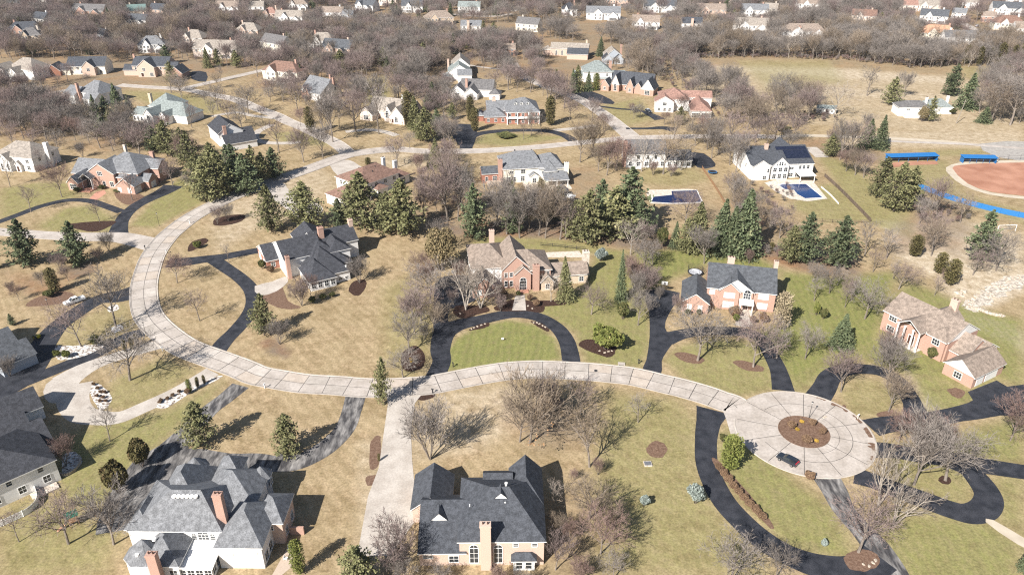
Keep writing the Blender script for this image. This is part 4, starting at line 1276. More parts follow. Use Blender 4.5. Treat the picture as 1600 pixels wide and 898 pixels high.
# ------------------------------------------------------------------ trees and shrubs
def bark(n, a, b): M[n] = noisy(n, a, b, 3, .95, 4, (1,1,.3), rnd=.15)
bark('bark_grey', (.14,.118,.10), (.26,.222,.19)); bark('bark_pale', (.21,.18,.152), (.37,.33,.285)); bark('bark_dark', (.09,.07,.06), (.16,.13,.11))
def twigm(n, a, b): M[n] = noisy(n, a, b, .7, .95, 3, rnd=.22, spec=.1)
twigm('twig_grey', (.150,.131,.118), (.245,.217,.197)); twigm('twig_mauve', (.16,.122,.114), (.25,.196,.182)); twigm('twig_red', (.175,.118,.102), (.25,.178,.158))
twigm('twig_tan', (.175,.138,.105), (.27,.218,.168)); twigm('twig_pale', (.20,.165,.14), (.29,.25,.215)); twigm('leaf_rust', (.30,.17,.085), (.40,.25,.14))
def foliage(n, a, b, c):
    """needle clumps: two greens by clump, with a scatter of a third"""
    m, nt, bs, N, L = new_mat(n)
    at = N('ShaderNodeAttribute'); at.attribute_name = 'clump'; oi = N('ShaderNodeObjectInfo')
    mx = N('ShaderNodeMix'); mx.data_type = 'RGBA'; mx.inputs['A'].default_value = (*a, 1); mx.inputs['B'].default_value = (*b, 1); L(at.outputs['Fac'], mx.inputs['Factor'])
    r = N('ShaderNodeMapRange'); r.inputs[1].default_value = .8; r.inputs[2].default_value = 1; r.inputs[4].default_value = .8; L(at.outputs['Fac'], r.inputs[0])
    m2 = N('ShaderNodeMix'); m2.data_type = 'RGBA'; m2.inputs['B'].default_value = (*c, 1); L(mx.outputs['Result'], m2.inputs['A']); L(r.outputs[0], m2.inputs['Factor'])
    hs = N('ShaderNodeHueSaturation'); r3 = N('ShaderNodeMapRange'); r3.inputs[3].default_value = .8; r3.inputs[4].default_value = 1.25; L(oi.outputs['Random'], r3.inputs[0])
    L(r3.outputs[0], hs.inputs['Value']); L(m2.outputs['Result'], hs.inputs['Color']); L(hs.outputs[0], bs.inputs['Base Color'])
    bs.inputs['Roughness'].default_value = .75; bs.inputs['Specular IOR Level'].default_value = .2; M[n] = m
foliage('pine_needles', (.105,.112,.048), (.225,.215,.105), (.28,.235,.13)); foliage('spruce_needles', (.065,.088,.048), (.145,.165,.085), (.20,.185,.10))
foliage('blue_needles', (.16,.19,.175), (.25,.285,.26), (.30,.34,.33)); foliage('cedar_leaves', (.085,.078,.032), (.15,.125,.055), (.19,.13,.07))
foliage('juniper_leaves', (.10,.12,.03), (.17,.175,.05), (.22,.20,.08)); foliage('brown_leaves', (.12,.075,.048), (.20,.13,.08), (.26,.18,.11))
foliage('box_leaves', (.06,.07,.025), (.12,.12,.045), (.17,.13,.06)); foliage('cream_leaves', (.25,.20,.13), (.36,.30,.20), (.18,.16,.08))
foliage('blossom', (.62,.58,.52), (.74,.71,.66), (.5,.45,.38)); foliage('olive_leaves', (.13,.105,.055), (.23,.185,.10), (.30,.22,.13)); foliage('gold_leaves', (.30,.19,.03), (.42,.28,.06), (.3,.2,.05))

def rvec(r): return Vector((r.gauss(0,1), r.gauss(0,1), r.gauss(0,1))).normalized()

def bare_proto(seed, h=10., trunk=.22, spread=42, lift=.35, limbs=8, multi=1, bk='bark_grey', tw='twig_grey', n2=7, n3=7, n4=6, tw_w=.034, leaf=0, rad=.017, wide=1.0, limb_len=.56):
    """trunk and limbs in one mesh, the fine branches in another"""
    r = random.Random(seed); T = MB(); Cn = MB(); ends = []
    def ribbon_(p, q, w0, w1, mm):
        d = (q-p); s = d.cross(rvec(r)); 
        if s.length < 1e-4: return
        s.normalize()
        if w1 <= 0: mm.face([p - s*w0, p + s*w0, q])
        else: mm.face([p - s*w0, p + s*w0, q + s*w1, q - s*w1])
    def grow(p, d, ln, rd, lv):
        seg = 3 if lv <= 2 else (2 if lv == 3 else 1); pts = [p]; dirs = [d]
        for i in range(seg):
            bend = (.10, .16, .22, .26, .3)[lv]
            d = (d + rvec(r)*bend + Vector((0,0,1))*lift*(.25 if lv else .0)).normalized()
            p = p + d*ln/seg; pts.append(p); dirs.append(d)
        for i in range(seg):
            ra, rb = rd*(1-.62*i/seg), rd*(1-.62*(i+1)/seg)
            if lv <= 1: T.tube(pts[i], pts[i+1], ra, rb, 7 if lv == 0 else 5, 0, False)
            elif lv == 2: (T if bk == 'bark_pale' else Cn).tube(pts[i], pts[i+1], max(ra,.03), max(rb,.018), 3, 0, False)
            elif lv == 3: ribbon_(pts[i], pts[i+1], .026*tw_w/.034, .018*tw_w/.034, Cn)
            else: ribbon_(pts[i], pts[i+1], tw_w*.55, 0, Cn)
        if leaf and lv == 3 and pts[-1].z < h*.5:
            for q in range(6):
                c = pts[-1] + rvec(r)*.3; u = rvec(r)*.09; v = u.cross(rvec(r)).normalized()*.07
                Cn.face([c-u-v, c+u-v, c+u+v, c-u+v], 1)
        if lv == 4: return
        n = (limbs, n2, n3, n4)[lv]; t0 = (trunk/.5 if lv == 0 else .22)
        for i in range(n):
            t = (t0 + (1-t0)*((i+.5)/n)) if lv else (.42 + .58*(i+.5)/n if multi == 1 else .3+.7*(i+.5)/n)
            t = min(1, t + r.uniform(-.05,.05)); k = min(int(t*seg), seg-1); f = t*seg-k
            q = pts[k].lerp(pts[k+1], f); dd = dirs[k+1]
            ang = R(spread*(1.12 - .45*t if lv == 0 else .95) + r.uniform(-9, 9)); az = i*2.4 + r.uniform(-.5,.5)
            o = dd.orthogonal().normalized(); o = Matrix.Rotation(az, 3, dd) @ o
            nd = (dd*math.cos(ang) + o*math.sin(ang)).normalized()
            if lv == 0: nd = Vector((nd.x*wide, nd.y*wide, nd.z)).normalized()
            L_ = (h*limb_len*(1.15-.45*t) if lv == 0 else ln*(.62-.22*t))*r.uniform(.8,1.2)
            if lv == 1: L_ = ln*(.60-.22*t)*r.uniform(.8,1.2)
            grow(q, nd, L_, max(rd*(.5 if lv == 0 else .45)*(1.1-.4*t), .012), lv+1)
    for k in range(multi):
        d = Vector((0,0,1)) if multi == 1 else (Vector((math.cos(k*6.28/multi+seed), math.sin(k*6.28/multi+seed), 0))*math.tan(R(16)) + Vector((0,0,1))).normalized()
        grow(Vector((0,0,-.1)), d, h*(.55 if multi == 1 else .72), h*rad*(1 if multi == 1 else .75), 0)
    zs = [v[2] for v in T.v + Cn.v]; hh = np.percentile(zs, 99.6); xs = np.array([(v[0], v[1]) for v in Cn.v]); w = np.percentile(np.hypot(xs[:,0], xs[:,1]), 97)
    return ('trunk', T.mesh('trunk', M[bk])), ('crown', Cn.mesh('crown', [M[tw], M['leaf_rust']])), hh, w

def leaf_mesh(name, quads, mat):
    """many small leaf faces with one random tone per face"""
    m = MB(); tones = []
    for c, u, v, t in quads: m.face([c-u-v, c+u-v*.6, c+u*.8+v, c-u*.7+v*.9]); tones.append(t)
    me = m.mesh(name, mat); a = me.attributes.new('clump', 'FLOAT', 'FACE'); a.data.foreach_set('value', tones); return me

def conifer_proto(seed, h=10., w=2.9, mat='pine_needles', whorls=20, per=7, clumps=13, style='pine', base=.06, size=.30):
    r = random.Random(seed); T = MB(); Q = []
    T.tube((0,0,-.1), (0,0,h*.55), h*.018, h*.011, 7); T.tube((0,0,h*.55), (0,0,h*.97), h*.011, .02, 6)
    for k in range(whorls):
        f = k/(whorls-1); z = h*(base + (1-base)*f*.985)
        if style == 'pine': pr = (min(1, .62+f*1.5) if f < .25 else 1)*(1-f)**.72
        elif style == 'spruce': pr = (1-f)**.92
        else: pr = math.sqrt(max(0, 1-(2*f-.82)**2/1.5)) if f < .82 else (1-f)/.18*.72
        for i in range(per if f < .85 else max(3, per-2)):
            az = i*6.283/per + k*1.9 + r.uniform(-.3,.3)
            L_ = w*pr*(r.uniform(.45,1.18) if style == 'pine' else r.uniform(.82,1.06)) + .12
            tilt = {'pine': r.uniform(-.02,.34), 'spruce': r.uniform(-.30,-.05), 'cone': .7}[style]
            d = Vector((math.cos(az)*math.cos(tilt), math.sin(az)*math.cos(tilt), math.sin(tilt)))
            if style == 'pine' and L_ > .8: T.tube((0,0,z), Vector((0,0,z))+d*L_*.85, .045, .015, 3, 0, False)
            if style == 'pine' and r.random() < .14: continue
            tone = r.random()
            n = max(4, int(clumps*(.35 + .65*L_/w)))
            for j in range(n):
                s = (j+.6)/n; s = s**.75; c = Vector((0,0,z)) + d*L_*s + rvec(r)*(.10 + .13*L_*(1.1 - s*.5))*(1 if style != 'cone' else .8)
                if style == 'pine': c.z += .10*s*L_*r.random()
                u = (d*.9 + rvec(r)*.9).normalized()*size*r.uniform(.7,1.25); v = u.cross(Vector((0,0,1)) + rvec(r)*.75).normalized()*size*r.uniform(.4,.75)
                Q.append((c, u, v, min(1, max(0, .55*tone + .45*r.random()))))
    return ('trunk', T.mesh('trunk', M['bark_dark'])), ('crown', leaf_mesh('crown', Q, M[mat])), h, w

def bush_proto(seed, mat, n=2000, size=.085, flat=1.0, twig=None):
    """unit shrub: radius 1, height 1.5*flat"""
    r = random.Random(seed); Q = []; T = MB(); lobes = [(rvec(r), r.uniform(.75,1.12)) for _ in range(9)]
    for k in range(n):
        d = rvec(r); d.z = abs(d.z) if r.random() < .75 else d.z*.6
        e = max(.72, max((d.dot(l)**3)*s for l, s in lobes)); rad = e*(r.random()**.28)
        c = Vector((d.x*rad, d.y*rad, (.72 + d.z*.78*rad)*flat if d.z > -.4 else .4*flat)); c.z = max(.06, c.z)
        u = rvec(r)*size*r.uniform(.6,1.3); v = u.cross(rvec(r)).normalized()*size*r.uniform(.5,.9); Q.append((c, u, v, r.random()))
    for k in range(5):
        a = k*1.26; T.tube((.06*math.cos(a), .06*math.sin(a), -.05), (.4*math.cos(a), .4*math.sin(a), .7*flat), .03, .015, 4, 0, False)
    return ('stems', T.mesh('stems', M['bark_dark'])), ('foliage', leaf_mesh('foliage', Q, M[mat])), 1.5*flat, 1.0

PR = {
 'A': [bare_proto(s, limbs=8+s%3, spread=46+3*(s%4), trunk=.12+.03*(s%3), tw=t, wide=1.1, rad=.021, n4=5) for s, t in ((1,'twig_grey'), (2,'twig_grey'), (3,'twig_mauve'), (4,'twig_tan'), (5,'twig_grey'), (6,'twig_mauve'))],
 'V': [bare_proto(s, limbs=11, spread=36, trunk=.14, lift=.55, tw=t, limb_len=.62, rad=.018) for s, t in ((11,'twig_grey'), (12,'twig_mauve'), (13,'twig_tan'), (14,'twig_grey'))],
 'T': [bare_proto(s, limbs=8, spread=44, trunk=.30, n2=5, n3=5, n4=5, tw=t, limb_len=.38, rad=.013, tw_w=.03) for s, t in ((21,'twig_grey'), (22,'twig_mauve'))],
 'M': [bare_proto(s, multi=3, limbs=6, spread=38, bk='bark_pale', tw='twig_pale', n2=5, n3=5, n4=4, limb_len=.40, rad=.022, tw_w=.026) for s in (31, 32)],
 'P': [bare_proto(s, limbs=8, spread=46, bk='bark_pale', tw='twig_pale', n2=5, n3=5, n4=5, tw_w=.028) for s in (33, 34)],
 'R': [bare_proto(s, limbs=11, spread=44, trunk=.12, bk='bark_grey', tw='twig_red', n4=7, limb_len=.6) for s in (41, 42)],
 'L': [bare_proto(s, limbs=11, spread=40, trunk=.1, lift=.5, tw='twig_tan', leaf=1, n4=5, limb_len=.6) for s in (51,)],
 'S': [bare_proto(s, multi=6, limbs=6, spread=34, lift=.5, tw=t, n3=5, n4=5, limb_len=.40, rad=.012) for s, t in ((61,'twig_mauve'), (62,'twig_red'), (63,'twig_grey'))],
 'pine': [conifer_proto(s, w=4.4+.25*(s%3), whorls=17+2*(s%4), per=8, clumps=34, size=.22, base=.05+.03*(s%3)) for s in (71, 72, 73, 76, 77)],
 'dpine': [conifer_proto(s, w=4.2, mat='spruce_needles', whorls=21, per=8, clumps=34, size=.22) for s in (74, 75)],
 'spruce': [conifer_proto(s, w=3.5, mat='spruce_needles', style='spruce', whorls=28, per=11, clumps=20, base=.03, size=.19) for s in (81, 82)],
 'yspruce': [conifer_proto(83, w=3.5, mat='pine_needles', style='spruce', whorls=28, per=11, clumps=20, base=.03, size=.19)],
 'blue': [conifer_proto(84, w=3.6, mat='blue_needles', style='spruce', whorls=24, per=11, clumps=18, base=.02, size=.2)],
 'cone': [conifer_proto(s, w=2.1, mat='cedar_leaves', style='cone', whorls=30, per=11, clumps=8, base=.02, size=.2) for s in (91,)],
 'gcone': [conifer_proto(92, w=2.6, mat='juniper_leaves', style='cone', whorls=30, per=11, clumps=9, base=.02, size=.2)],
 'cream': [conifer_proto(93, w=2.9, mat='cream_leaves', style='cone', whorls=28, per=11, clumps=9, base=.02, size=.2)],
 'bush': [bush_proto(s, 'box_leaves') for s in (101, 102)], 'bbush': [bush_proto(s, 'brown_leaves') for s in (103, 104)],
 'cbush': [bush_proto(105, 'cedar_leaves', 3600, .075)], 'jbush': [bush_proto(106, 'juniper_leaves', 2600)], 'gbush': [bush_proto(107, 'gold_leaves')], 'blos': [bush_proto(108, 'blossom', 1600)],
 'blbush': [bush_proto(109, 'blue_needles')], 'lbush': [bush_proto(110, 'olive_leaves', 5200, .034)],
}
NAMES = {'A':'bare_tree','V':'bare_tree','T':'bare_tree','M':'bare_tree','P':'bare_tree','R':'bare_tree','L':'oak_tree','S':'bare_shrub','pine':'pine_tree','dpine':'pine_tree','spruce':'spruce_tree','yspruce':'spruce_tree',
 'blue':'blue_spruce','cone':'cedar_tree','gcone':'juniper','cream':'ornamental_tree','bush':'evergreen_shrub','bbush':'brown_shrub','cbush':'cedar_shrub','jbush':'juniper','gbush':'golden_shrub','blos':'blossom_tree','blbush':'blue_shrub','lbush':'yew_tree'}
WORD = {'A':'spreading bare tree','V':'upright bare tree','T':'slim bare tree','M':'many-stemmed bare tree','P':'pale bare tree','R':'reddish bare tree','L':'rust leaved oak','S':'bare shrub','pine':'yellowish green pine','dpine':'dark green pine',
 'spruce':'dark spruce','yspruce':'yellowish spruce','blue':'blue spruce','cone':'conical cedar','gcone':'light green juniper','cream':'cream leaved tree','bush':'green shrub','bbush':'brown shrub','cbush':'round cedar shrub','jbush':'spreading juniper','gbush':'golden shrub','blos':'white blossom tree','blbush':'blue-grey shrub','lbush':'olive leaved tree'}
BARE = 'AVTMPRLS'
TREES = []                                        # every tree placed: kind, x, y, object
rt = random.Random(11)
def plant(kind, x, y, h, w=None, label=None, var=None, group=None):
    pr = PR[kind][(var if var is not None else rt.randrange(len(PR[kind]))) % len(PR[kind])]
    (tn, tm), (cn, cm), ph, pw = pr; s = h/ph; sw = s if w is None else w/pw
    if w is None: sw *= rt.uniform(.85, 1.2)
    root = empty(NAMES[kind], x, y, 0, rt.uniform(0, 6.28), (sw, sw*rt.uniform(.9, 1.1), s)); root.rotation_euler[0] = rt.gauss(0, .025); root.rotation_euler[1] = rt.gauss(0, .025)
    inst(tn, tm, root); inst(cn, cm, root)
    root['category'] = {'S':'shrub'}.get(kind, 'shrub' if 'bush' in kind else 'tree')
    if label: root['label'] = label
    TREES.append((kind, x, y, root)); return root
def tree(kind, u, v, vt, wpx=None, label=None, var=None):
    x, y = gp(u, v)[:2]; h = height_at(v, vt); return plant(kind, x, y, max(h, .4), None if wpx is None else wpx/2/scale_px(v), label, var)

# kind  foot-pixel  top row  [width in pixels]  | label (none: it is named from what it stands beside)
PLACED = """
V 775 358 282|
A 792 366 300|
V 852 372 286|
T 884 374 308|
V 790 330 268|
A 704 300 236|
V 716 344 264|
A 1218 372 318|
V 1100 412 352|
S 1242 402 376|
S 1170 412 390|
pine 348 308 236|
pine 412 284 238|
dpine 386 302 240|
pine 286 252 200|
pine 336 288 228|
dpine 360 278 226|
dpine 802 364 296|
pine 872 344 292|
pine 898 372 312|
dpine 1000 372 312|
pine 1072 396 340|
spruce 1140 396 322|
pine 1232 410 352|
pine 606 362 300|
pine 548 352 292|
A 672 474 410|
V 648 520 452|
S 636 500 470|
A 690 396 340|
S 664 530 506|
A 630 590 545|
R 655 430 392|
V 676 520 470|
S 720 444 410|
A 1008 424 372|
V 996 470 424|
S 1016 446 414|
A 1020 412 372|
A 1296 458 414|
T 1380 500 462|
A 1404 452 412|
T 1460 462 430|
S 1476 440 420|
S 1530 408 392|
R 340 300 262|
V 358 288 240|
A 270 290 244|
R 1404 690 640|
A 1455 720 660|
A 866 640 575|
V 850 660 590|
S 868 644 622|
S 934 742 716|
V 946 835 782|
A 958 905 862|
S 888 846 815|
L 812 690 612|
A 107 849 768|wide bare tree on the lawn left of the white house with grey hip roofs
V 178 850 765|reddish bare tree against the old driveway left of the white house
T 30 846 798|small bare tree below the white fence in the lower left corner
T 172 689 636|slim bare tree below the round concrete driveway at the left
cbush 186 769 718 48|larger and lower of the two round brown-green cedar shrubs
cbush 222 728 685 41|upper one of the two round brown-green cedar shrubs by the old driveway
S 104 728 684|mauve bare shrub in the white rock bed beside the white siding house
A 127 541 472|bare tree in the rock bed between two asphalt driveways at left
A 181 510 418|big bare tree in a white rock ring beside the street bend
A 203 594 512|bare tree on the oval lawn inside the concrete loop drive
T 312 501 452|small bare tree alone in the straw lawn of the looping asphalt drive
S 16 588 557|bare shrub in the rock border on the left edge
dpine 20 508 490 16|small dark pine beside the shaded gabled house
bush 150 541 521 22|dark green shrub at the edge of the bed between driveways
jbush 90 556 547 15|left one of two yellow-green low shrubs in the rock bed
jbush 105 558 547 17|right one of two yellow-green low shrubs in the rock bed
cone 197 549 529 9|leftmost of three slim cedars along the asphalt drive at the street
cone 207 546 526 9|middle one of three slim cedars along the asphalt drive at the street
cone 216 541 521 9|rightmost of three slim cedars along the asphalt drive at the street
gcone 298 613 592 11|tallest slim cedar beside the narrow concrete loop drive
cone 309 605 589 8|second slim cedar beside the narrow concrete loop drive
cone 320 599 585 7|slim cedar nearest the street beside the narrow concrete loop drive
bbush 293 616 606 11|round brown shrub at the foot of the slim green cedar
pine 312 698 628|grey-green pine between the old asphalt drive and straw lawn
pine 450 708 646|round dense pine on the lawn island of the old driveway
pine 413 524 460 58|yellow-green pine on the big straw lawn inside the bend
S 437 538 502|dark twisted bare shrub in the red mulch beside the yellow-green pine
pine 597 632 557 42|tall narrow pine standing right at the street edge
A 657 501 442|bare tree left of the central driveway on the straw lawn
A 640 551 488|bare tree over the dark mulch bed by the central driveway
gbush 643 567 559 9|small golden round shrub in the dark mulch bed
S.2 672 718 632 84|large fan shaped bare shrub above the pinkish brick house
L 828 692 568|rust leaved oak at the street edge below the centre
T 907 648 588|slim bare tree right of the rust leaved oak
T 997 660 614|small reddish bare tree on the striped lawn below the street
A 921 729 636|wide bare tree right of the pinkish brick house, highest of its row
A 920 810 742|bare tree right of the pinkish brick house, middle of its row
R 938 865 796|reddish bare tree right of the pinkish brick house, lowest of its row
P 869 784 748|small pale bare shrub in the shadow of the pinkish brick house
S 897 750 734|low bare reddish bush beside the shadow of the pinkish brick house
V 874 836 800|small bare tree along the right wall of the pinkish brick house
V 868 890 832|brown bare tree at the lower right corner of the pinkish brick house
S 905 905 872|bare shrub on the bottom edge right of the pinkish brick house
blbush 1006 790 772 18|small blue spruce, left of the two on the striped lawn
blbush 1086 786 756 30|larger blue spruce, right of the two on the striped lawn
A 1140 912 842|wide grey bare tree on the bottom edge beside the curving drive
A 1212 905 852|grey bare tree on the bottom edge left of the old asphalt drive
gcone 1139 732 680 42|yellow-green juniper between the curving drive and turning circle
S 622 884 816|reddish bare shrub at the foot of the wide concrete driveway
pine 560 918 852|bushy green pine on the bottom edge left of the concrete driveway
S 632 915 866|grey bare shrub on the bottom edge beside the green pine
S 690 912 884|bare shrub in front of the left wing of the pinkish brick house
S 776 915 882|bare shrub in front of the brick chimney of the pinkish house
S 820 925 892|bare shrub below the white bay window of the pinkish house
gcone 468 896 843 30|dark green cedar at the right corner of the white house with turrets
A 1090 563 474|large bare tree in front of the brick colonial with blue-grey roof
A 1177 573 490|bare tree in oval mulch bed beside the drive of the brick colonial
A 924 491 443|small bare tree in a mulch ring on the green lawn
V 997 508 450|mauve bare tree left of the dark asphalt parking area
bush 973 498 470 24|green rounded shrub below the small bare tree with mulch ring
jbush 947 545 508 58|big spreading juniper in the dark mulch bed above the street
spruce 970 470 392 24|narrow dark spruce right of the central brick house
yspruce 884 470 402 36|yellowish spruce in front of the right wing of the central house
P 861 471 424|pale bare tree between the red chimney and yellowish spruce
M 728 484 408|left of two white stemmed birches in the mulch bed
M 751 481 410|right of two white stemmed birches in the mulch bed
lbush 690 422 352 66|olive leaved spreading tree left of the central house
R 668 462 408|reddish bare tree left of the central asphalt parking area
spruce 1312 544 490 48|blue-green spruce alone on the lawn near the tan roofed brick house
A 1258 560 506|low bare tree on the lawn left of the blue-green spruce
A 1351 498 436|bare tree on the lawn behind the portico brick house
T 1320 480 444|thin bare tree behind the brick colonial beside two round shrubs
jbush 1275 492 471 14|left of two small green shrubs on the lawn behind the colonial
bush 1286 498 480 15|right of two small green shrubs on the lawn behind the colonial
cream 1220 514 456 34|cream leaved tree at the right corner of the brick colonial
A 1213 560 500|dark bare tree below the cream leaved tree
V 1314 612 545|upright bare tree inside the right loop driveway, left one
V 1386 602 528|upright bare tree between the loop driveway and brick portico house
V 1388 643 582|upright mauve bare tree inside the right loop driveway
R 1430 716 648|reddish bare tree between the two right hand driveways near the circle
R 1578 688 616|mauve bare tree at the right edge below the brick house drive
M 1372 790 690 84|tallest white stemmed sycamore right of the turning circle
M 1395 822 746 96|lower white stemmed sycamore with spreading limbs right of the turning circle
A 1341 862 772|wide bare tree in the brown mulch bed between two old drives
A 1477 750 664|bare tree in a dark mulch ring inside the hairpin driveway
V 1428 757 646|tall mauve bare tree behind the white sycamores
blbush 1287 853 842 14|low blue-grey shrub alone on the lower right lawn
spruce 1600 892 852 26|dark spruce cut by the right edge at the bottom
pine 1374 308 246 66|leftmost of three big pines beside the ball field
pine 1396 330 254 66|middle and lowest of three big pines beside the ball field
pine 1416 326 260 56|rightmost of three big pines beside the ball field
dpine 1528 407 328|large dark pine below the blue outfield fence
dpine 1256 410 332|left of two dark pines below the pool yard fence
dpine 1308 416 338|right of two dark pines below the pool yard fence
cone 1428 400 367 25|upright cedar alone left of the creek bed
cone 1466 426 394 26|upper one of the paired cedars near the creek bed
cone 1483 444 404 31|lower one of the paired cedars near the creek bed
T 1351 399 342|
T 1385 404 354|
T 1364 425 384|
T 1395 436 404|
A 1455 400 340|
V 1462 342 272|
A 1436 350 306|
A 1500 348 302|
V 1412 300 272|
A 1556 423 358|
P 1308 446 412|
A 1270 440 408|
T 1272 470 432|
V 1330 470 430|
cone 1205 392 378 10|
A 1520 430 388|
spruce 1353 230 186|
spruce 1374 233 180|
V 1336 274 230|
V 1349 278 236|
R 1322 268 234|
V 1312 250 184|
A 1327 246 190|
V 1296 236 196|
pine 1298 245 208|
pine 1391 164 120|
dpine 1484 150 100|
spruce 1509 170 114|
A 1578 196 104|
A 1548 192 122|
A 1600 190 108|
A 1530 176 136|
spruce 1536 192 166 28|
pine 1452 190 150|
lbush 1440 190 166 22|
bush 1486 178 168 18|
T 1354 150 102|
V 1412 152 110|
V 1262 188 130|
P 1302 184 122|
V 1246 188 142|
V 1275 158 128|
dpine 978 362 262|
pine 958 372 290|
pine 915 378 296|
dpine 938 352 280|
bush 1033 388 350 22|
spruce 1054 388 346 24|
yspruce 1088 390 316|
spruce 1122 394 312|
spruce 1157 398 298|
cone 1174 390 368 14|
P 985 398 336|
V 1003 388 344|
T 875 374 290|
V 812 372 288|
V 842 368 296|
V 826 362 300|
V 862 350 290|
bush 852 352 320 26|
pine 800 340 282 22|
cone 846 318 280 20|
dpine 741 372 288 62|
pine 425 362 288|
pine 478 356 284|
dpine 530 356 310|
pine 566 356 268|
pine 628 368 282|
pine 600 352 300|
V 699 346 238|
V 722 330 252|
A 665 326 286|
A 622 262 214|
S 655 268 240|
S 668 258 236|
cone 575 258 246 12|
A 1180 362 312|
P 1198 372 322|
A 1150 340 296|
V 1150 270 208|
V 1112 248 194|
A 1140 258 204|
A 1170 240 200|
V 1086 228 190|
A 1198 228 192|
V 1220 215 186|
A 1120 222 188|
V 925 244 178|
V 906 254 190|
R 962 266 214|
R 948 274 222|
V 935 268 216|
P 1002 268 208|
A 1036 272 202|
P 1064 266 212|
S 1020 274 252|
S 1048 276 256|
A 1070 352 298|
pine 326 314 246|
dpine 372 296 226|
pine 398 288 228|
dpine 430 278 230|
pine 312 298 240|
pine 300 266 204|
V 284 250 200|
pine 262 244 188|
dpine 243 238 196|
pine 330 268 222|
R 292 256 214|
A 302 300 262|
dpine 42 414 342 66|
dpine 122 414 345 66|
dpine -8 420 388|
S 170 392 362|
S 96 424 396|
S 156 408 386|
R 97 308 254|
T 49 332 288|
T 156 347 312|
T 207 313 266|
T 16 292 244|
T 64 264 230|
S 340 350 322 20|
S 357 346 316 24|
jbush 309 388 376 16|
T 358 410 380|
R 277 442 400|
cone 87 456 418 24|
V 66 446 424|
V 108 440 412|
S 20 456 440|
R 30 470 446|
bush 78 464 452 20|
S 472 478 436 44|
R 486 470 428 36|
S 562 442 402 40|
bbush 452 398 390 10|
bush 410 420 404 14|
bbush 424 426 414 16|
bush 505 468 458 14|
bush 520 464 455 12|
bush 488 474 462 14|
bush 810 462 454 10|
bbush 786 468 452 20|
S 770 478 446|
bbush 838 478 468 14|
bbush 828 470 458 12|
S 708 476 452|
S 782 486 464|
bbush 1146 494 478 26|
jbush 1150 502 490 14|
bbush 1176 506 492 14|
bbush 1192 504 488 18|
bush 1074 492 482 12|
bush 1092 492 482 12|
S 1058 488 462|
bbush 1260 690 680 22|
bbush 1236 668 657 18|
bbush 1268 664 654 16|
bbush 1284 678 668 14|
bbush 1264 748 737 20|
bush 1128 690 676 12|
S 1380 566 516|
bush 1454 560 540 18|
S 990 450 404|
S 1004 462 420|
R 980 430 396|
lbush 1010 446 424 26|
blbush 938 408 386 22|
S 1030 468 448|
bush 205 288 280 14|
bush 160 296 288 12|
bush 188 300 294 20|
bush 122 300 292 14|
bush 570 880 868 16|
cone 592 720 708 6|
A 640 232 205|
yspruce 681 262 216|
pine 665 222 168|
dpine 684 210 176|
spruce 676 168 128|
A 705 232 180|
cone 742 205 168|
cone 735 190 150|
V 830 212 172|
T 818 218 184|
T 846 210 176|
cone 860 196 150|
bush 790 214 208 40|
cone 640 196 142|
yspruce 650 200 150|
T 592 210 120|
A 556 206 150|
V 520 222 140|
V 505 212 156|
T 530 200 150|
cone 487 208 166 20|
R 470 198 168|
V 475 254 196|
V 505 248 190|
T 436 238 180|
T 360 198 148|
T 385 188 150|
T 336 192 152|
A 388 178 130|
T 410 190 158|
A 420 152 120|
T 300 200 158|
A 340 138 112|
T 345 128 100|
A 268 146 112|
A 285 150 118|
spruce 152 192 148|
dpine 168 188 150|
spruce 186 176 130|
spruce 162 210 176|
pine 178 204 170|
spruce 204 180 148|
V 110 182 140|
V 55 214 160|
V 92 192 136|
R 118 220 182|
A 22 230 190|
A 66 136 98|
A 140 224 186|
A 180 228 190|
R 215 232 200|
A 90 236 200|
S 130 246 222|
V 236 214 190|
R 255 216 178|
pine 268 128 96|
dpine 262 100 70|
dpine 324 62 50|
pine 340 104 76|
pine 370 106 78|
yspruce 325 106 74|
spruce 172 36 12|
pine 120 46 32|
spruce 420 40 26|
spruce 497 40 26|
spruce 521 44 28|
yspruce 478 108 76|
pine 532 112 78|
yspruce 540 118 92|
spruce 470 124 100|
pine 600 106 74|
spruce 606 112 88|
yspruce 648 102 76|
pine 664 104 66|
yspruce 678 100 72|
spruce 708 84 52|
pine 618 120 92|
spruce 622 36 8|
dpine 614 18 0|
spruce 688 20 2|
spruce 704 26 4|
spruce 775 24 2|
spruce 784 14 -4|
pine 756 52 32|
pine 772 56 34|
dpine 845 18 0|
spruce 862 20 6|
spruce 938 88 58|
yspruce 902 142 102|
spruce 919 142 112|
gcone 931 142 114|
spruce 896 144 108|
gcone 869 124 108|
dpine 1142 24 2|
dpine 1134 18 -2|
yspruce 1146 34 14|
dpine 1344 20 -2|
dpine 1338 22 0|
pine 1374 42 20|
spruce 1493 48 26|
gcone 1562 44 34|
cone 1508 100 70|
cone 1528 104 72|
cone 1544 102 74|
cone 1560 104 66|
cone 1580 104 70|
cone 1596 106 64|
cone 1474 100 82|
blos 1322 52 33 18|white blossom tree standing out in the grey tree line
P 1408 96 40|
P 1405 84 48|
V 1352 210 176|
bush 1224 206 196 26|
R 1066 182 146|
pine 1062 192 166|
R 1038 196 172|
S 1058 198 180|
V 990 186 164|
A 1000 184 160|
R 985 178 160|
R 1100 214 180|
A 930 176 154|
lbush 700 30 22 14|
"""
for ln in PLACED.strip().splitlines():
    a, label = ln.split('|'); t = a.split()
    t[0], vr = (t[0].split('.') + [None])[:2]
    tree(t[0], float(t[1]), float(t[2]), float(t[3]), float(t[4]) if len(t) > 4 else None, label or None, None if vr is None else int(vr))
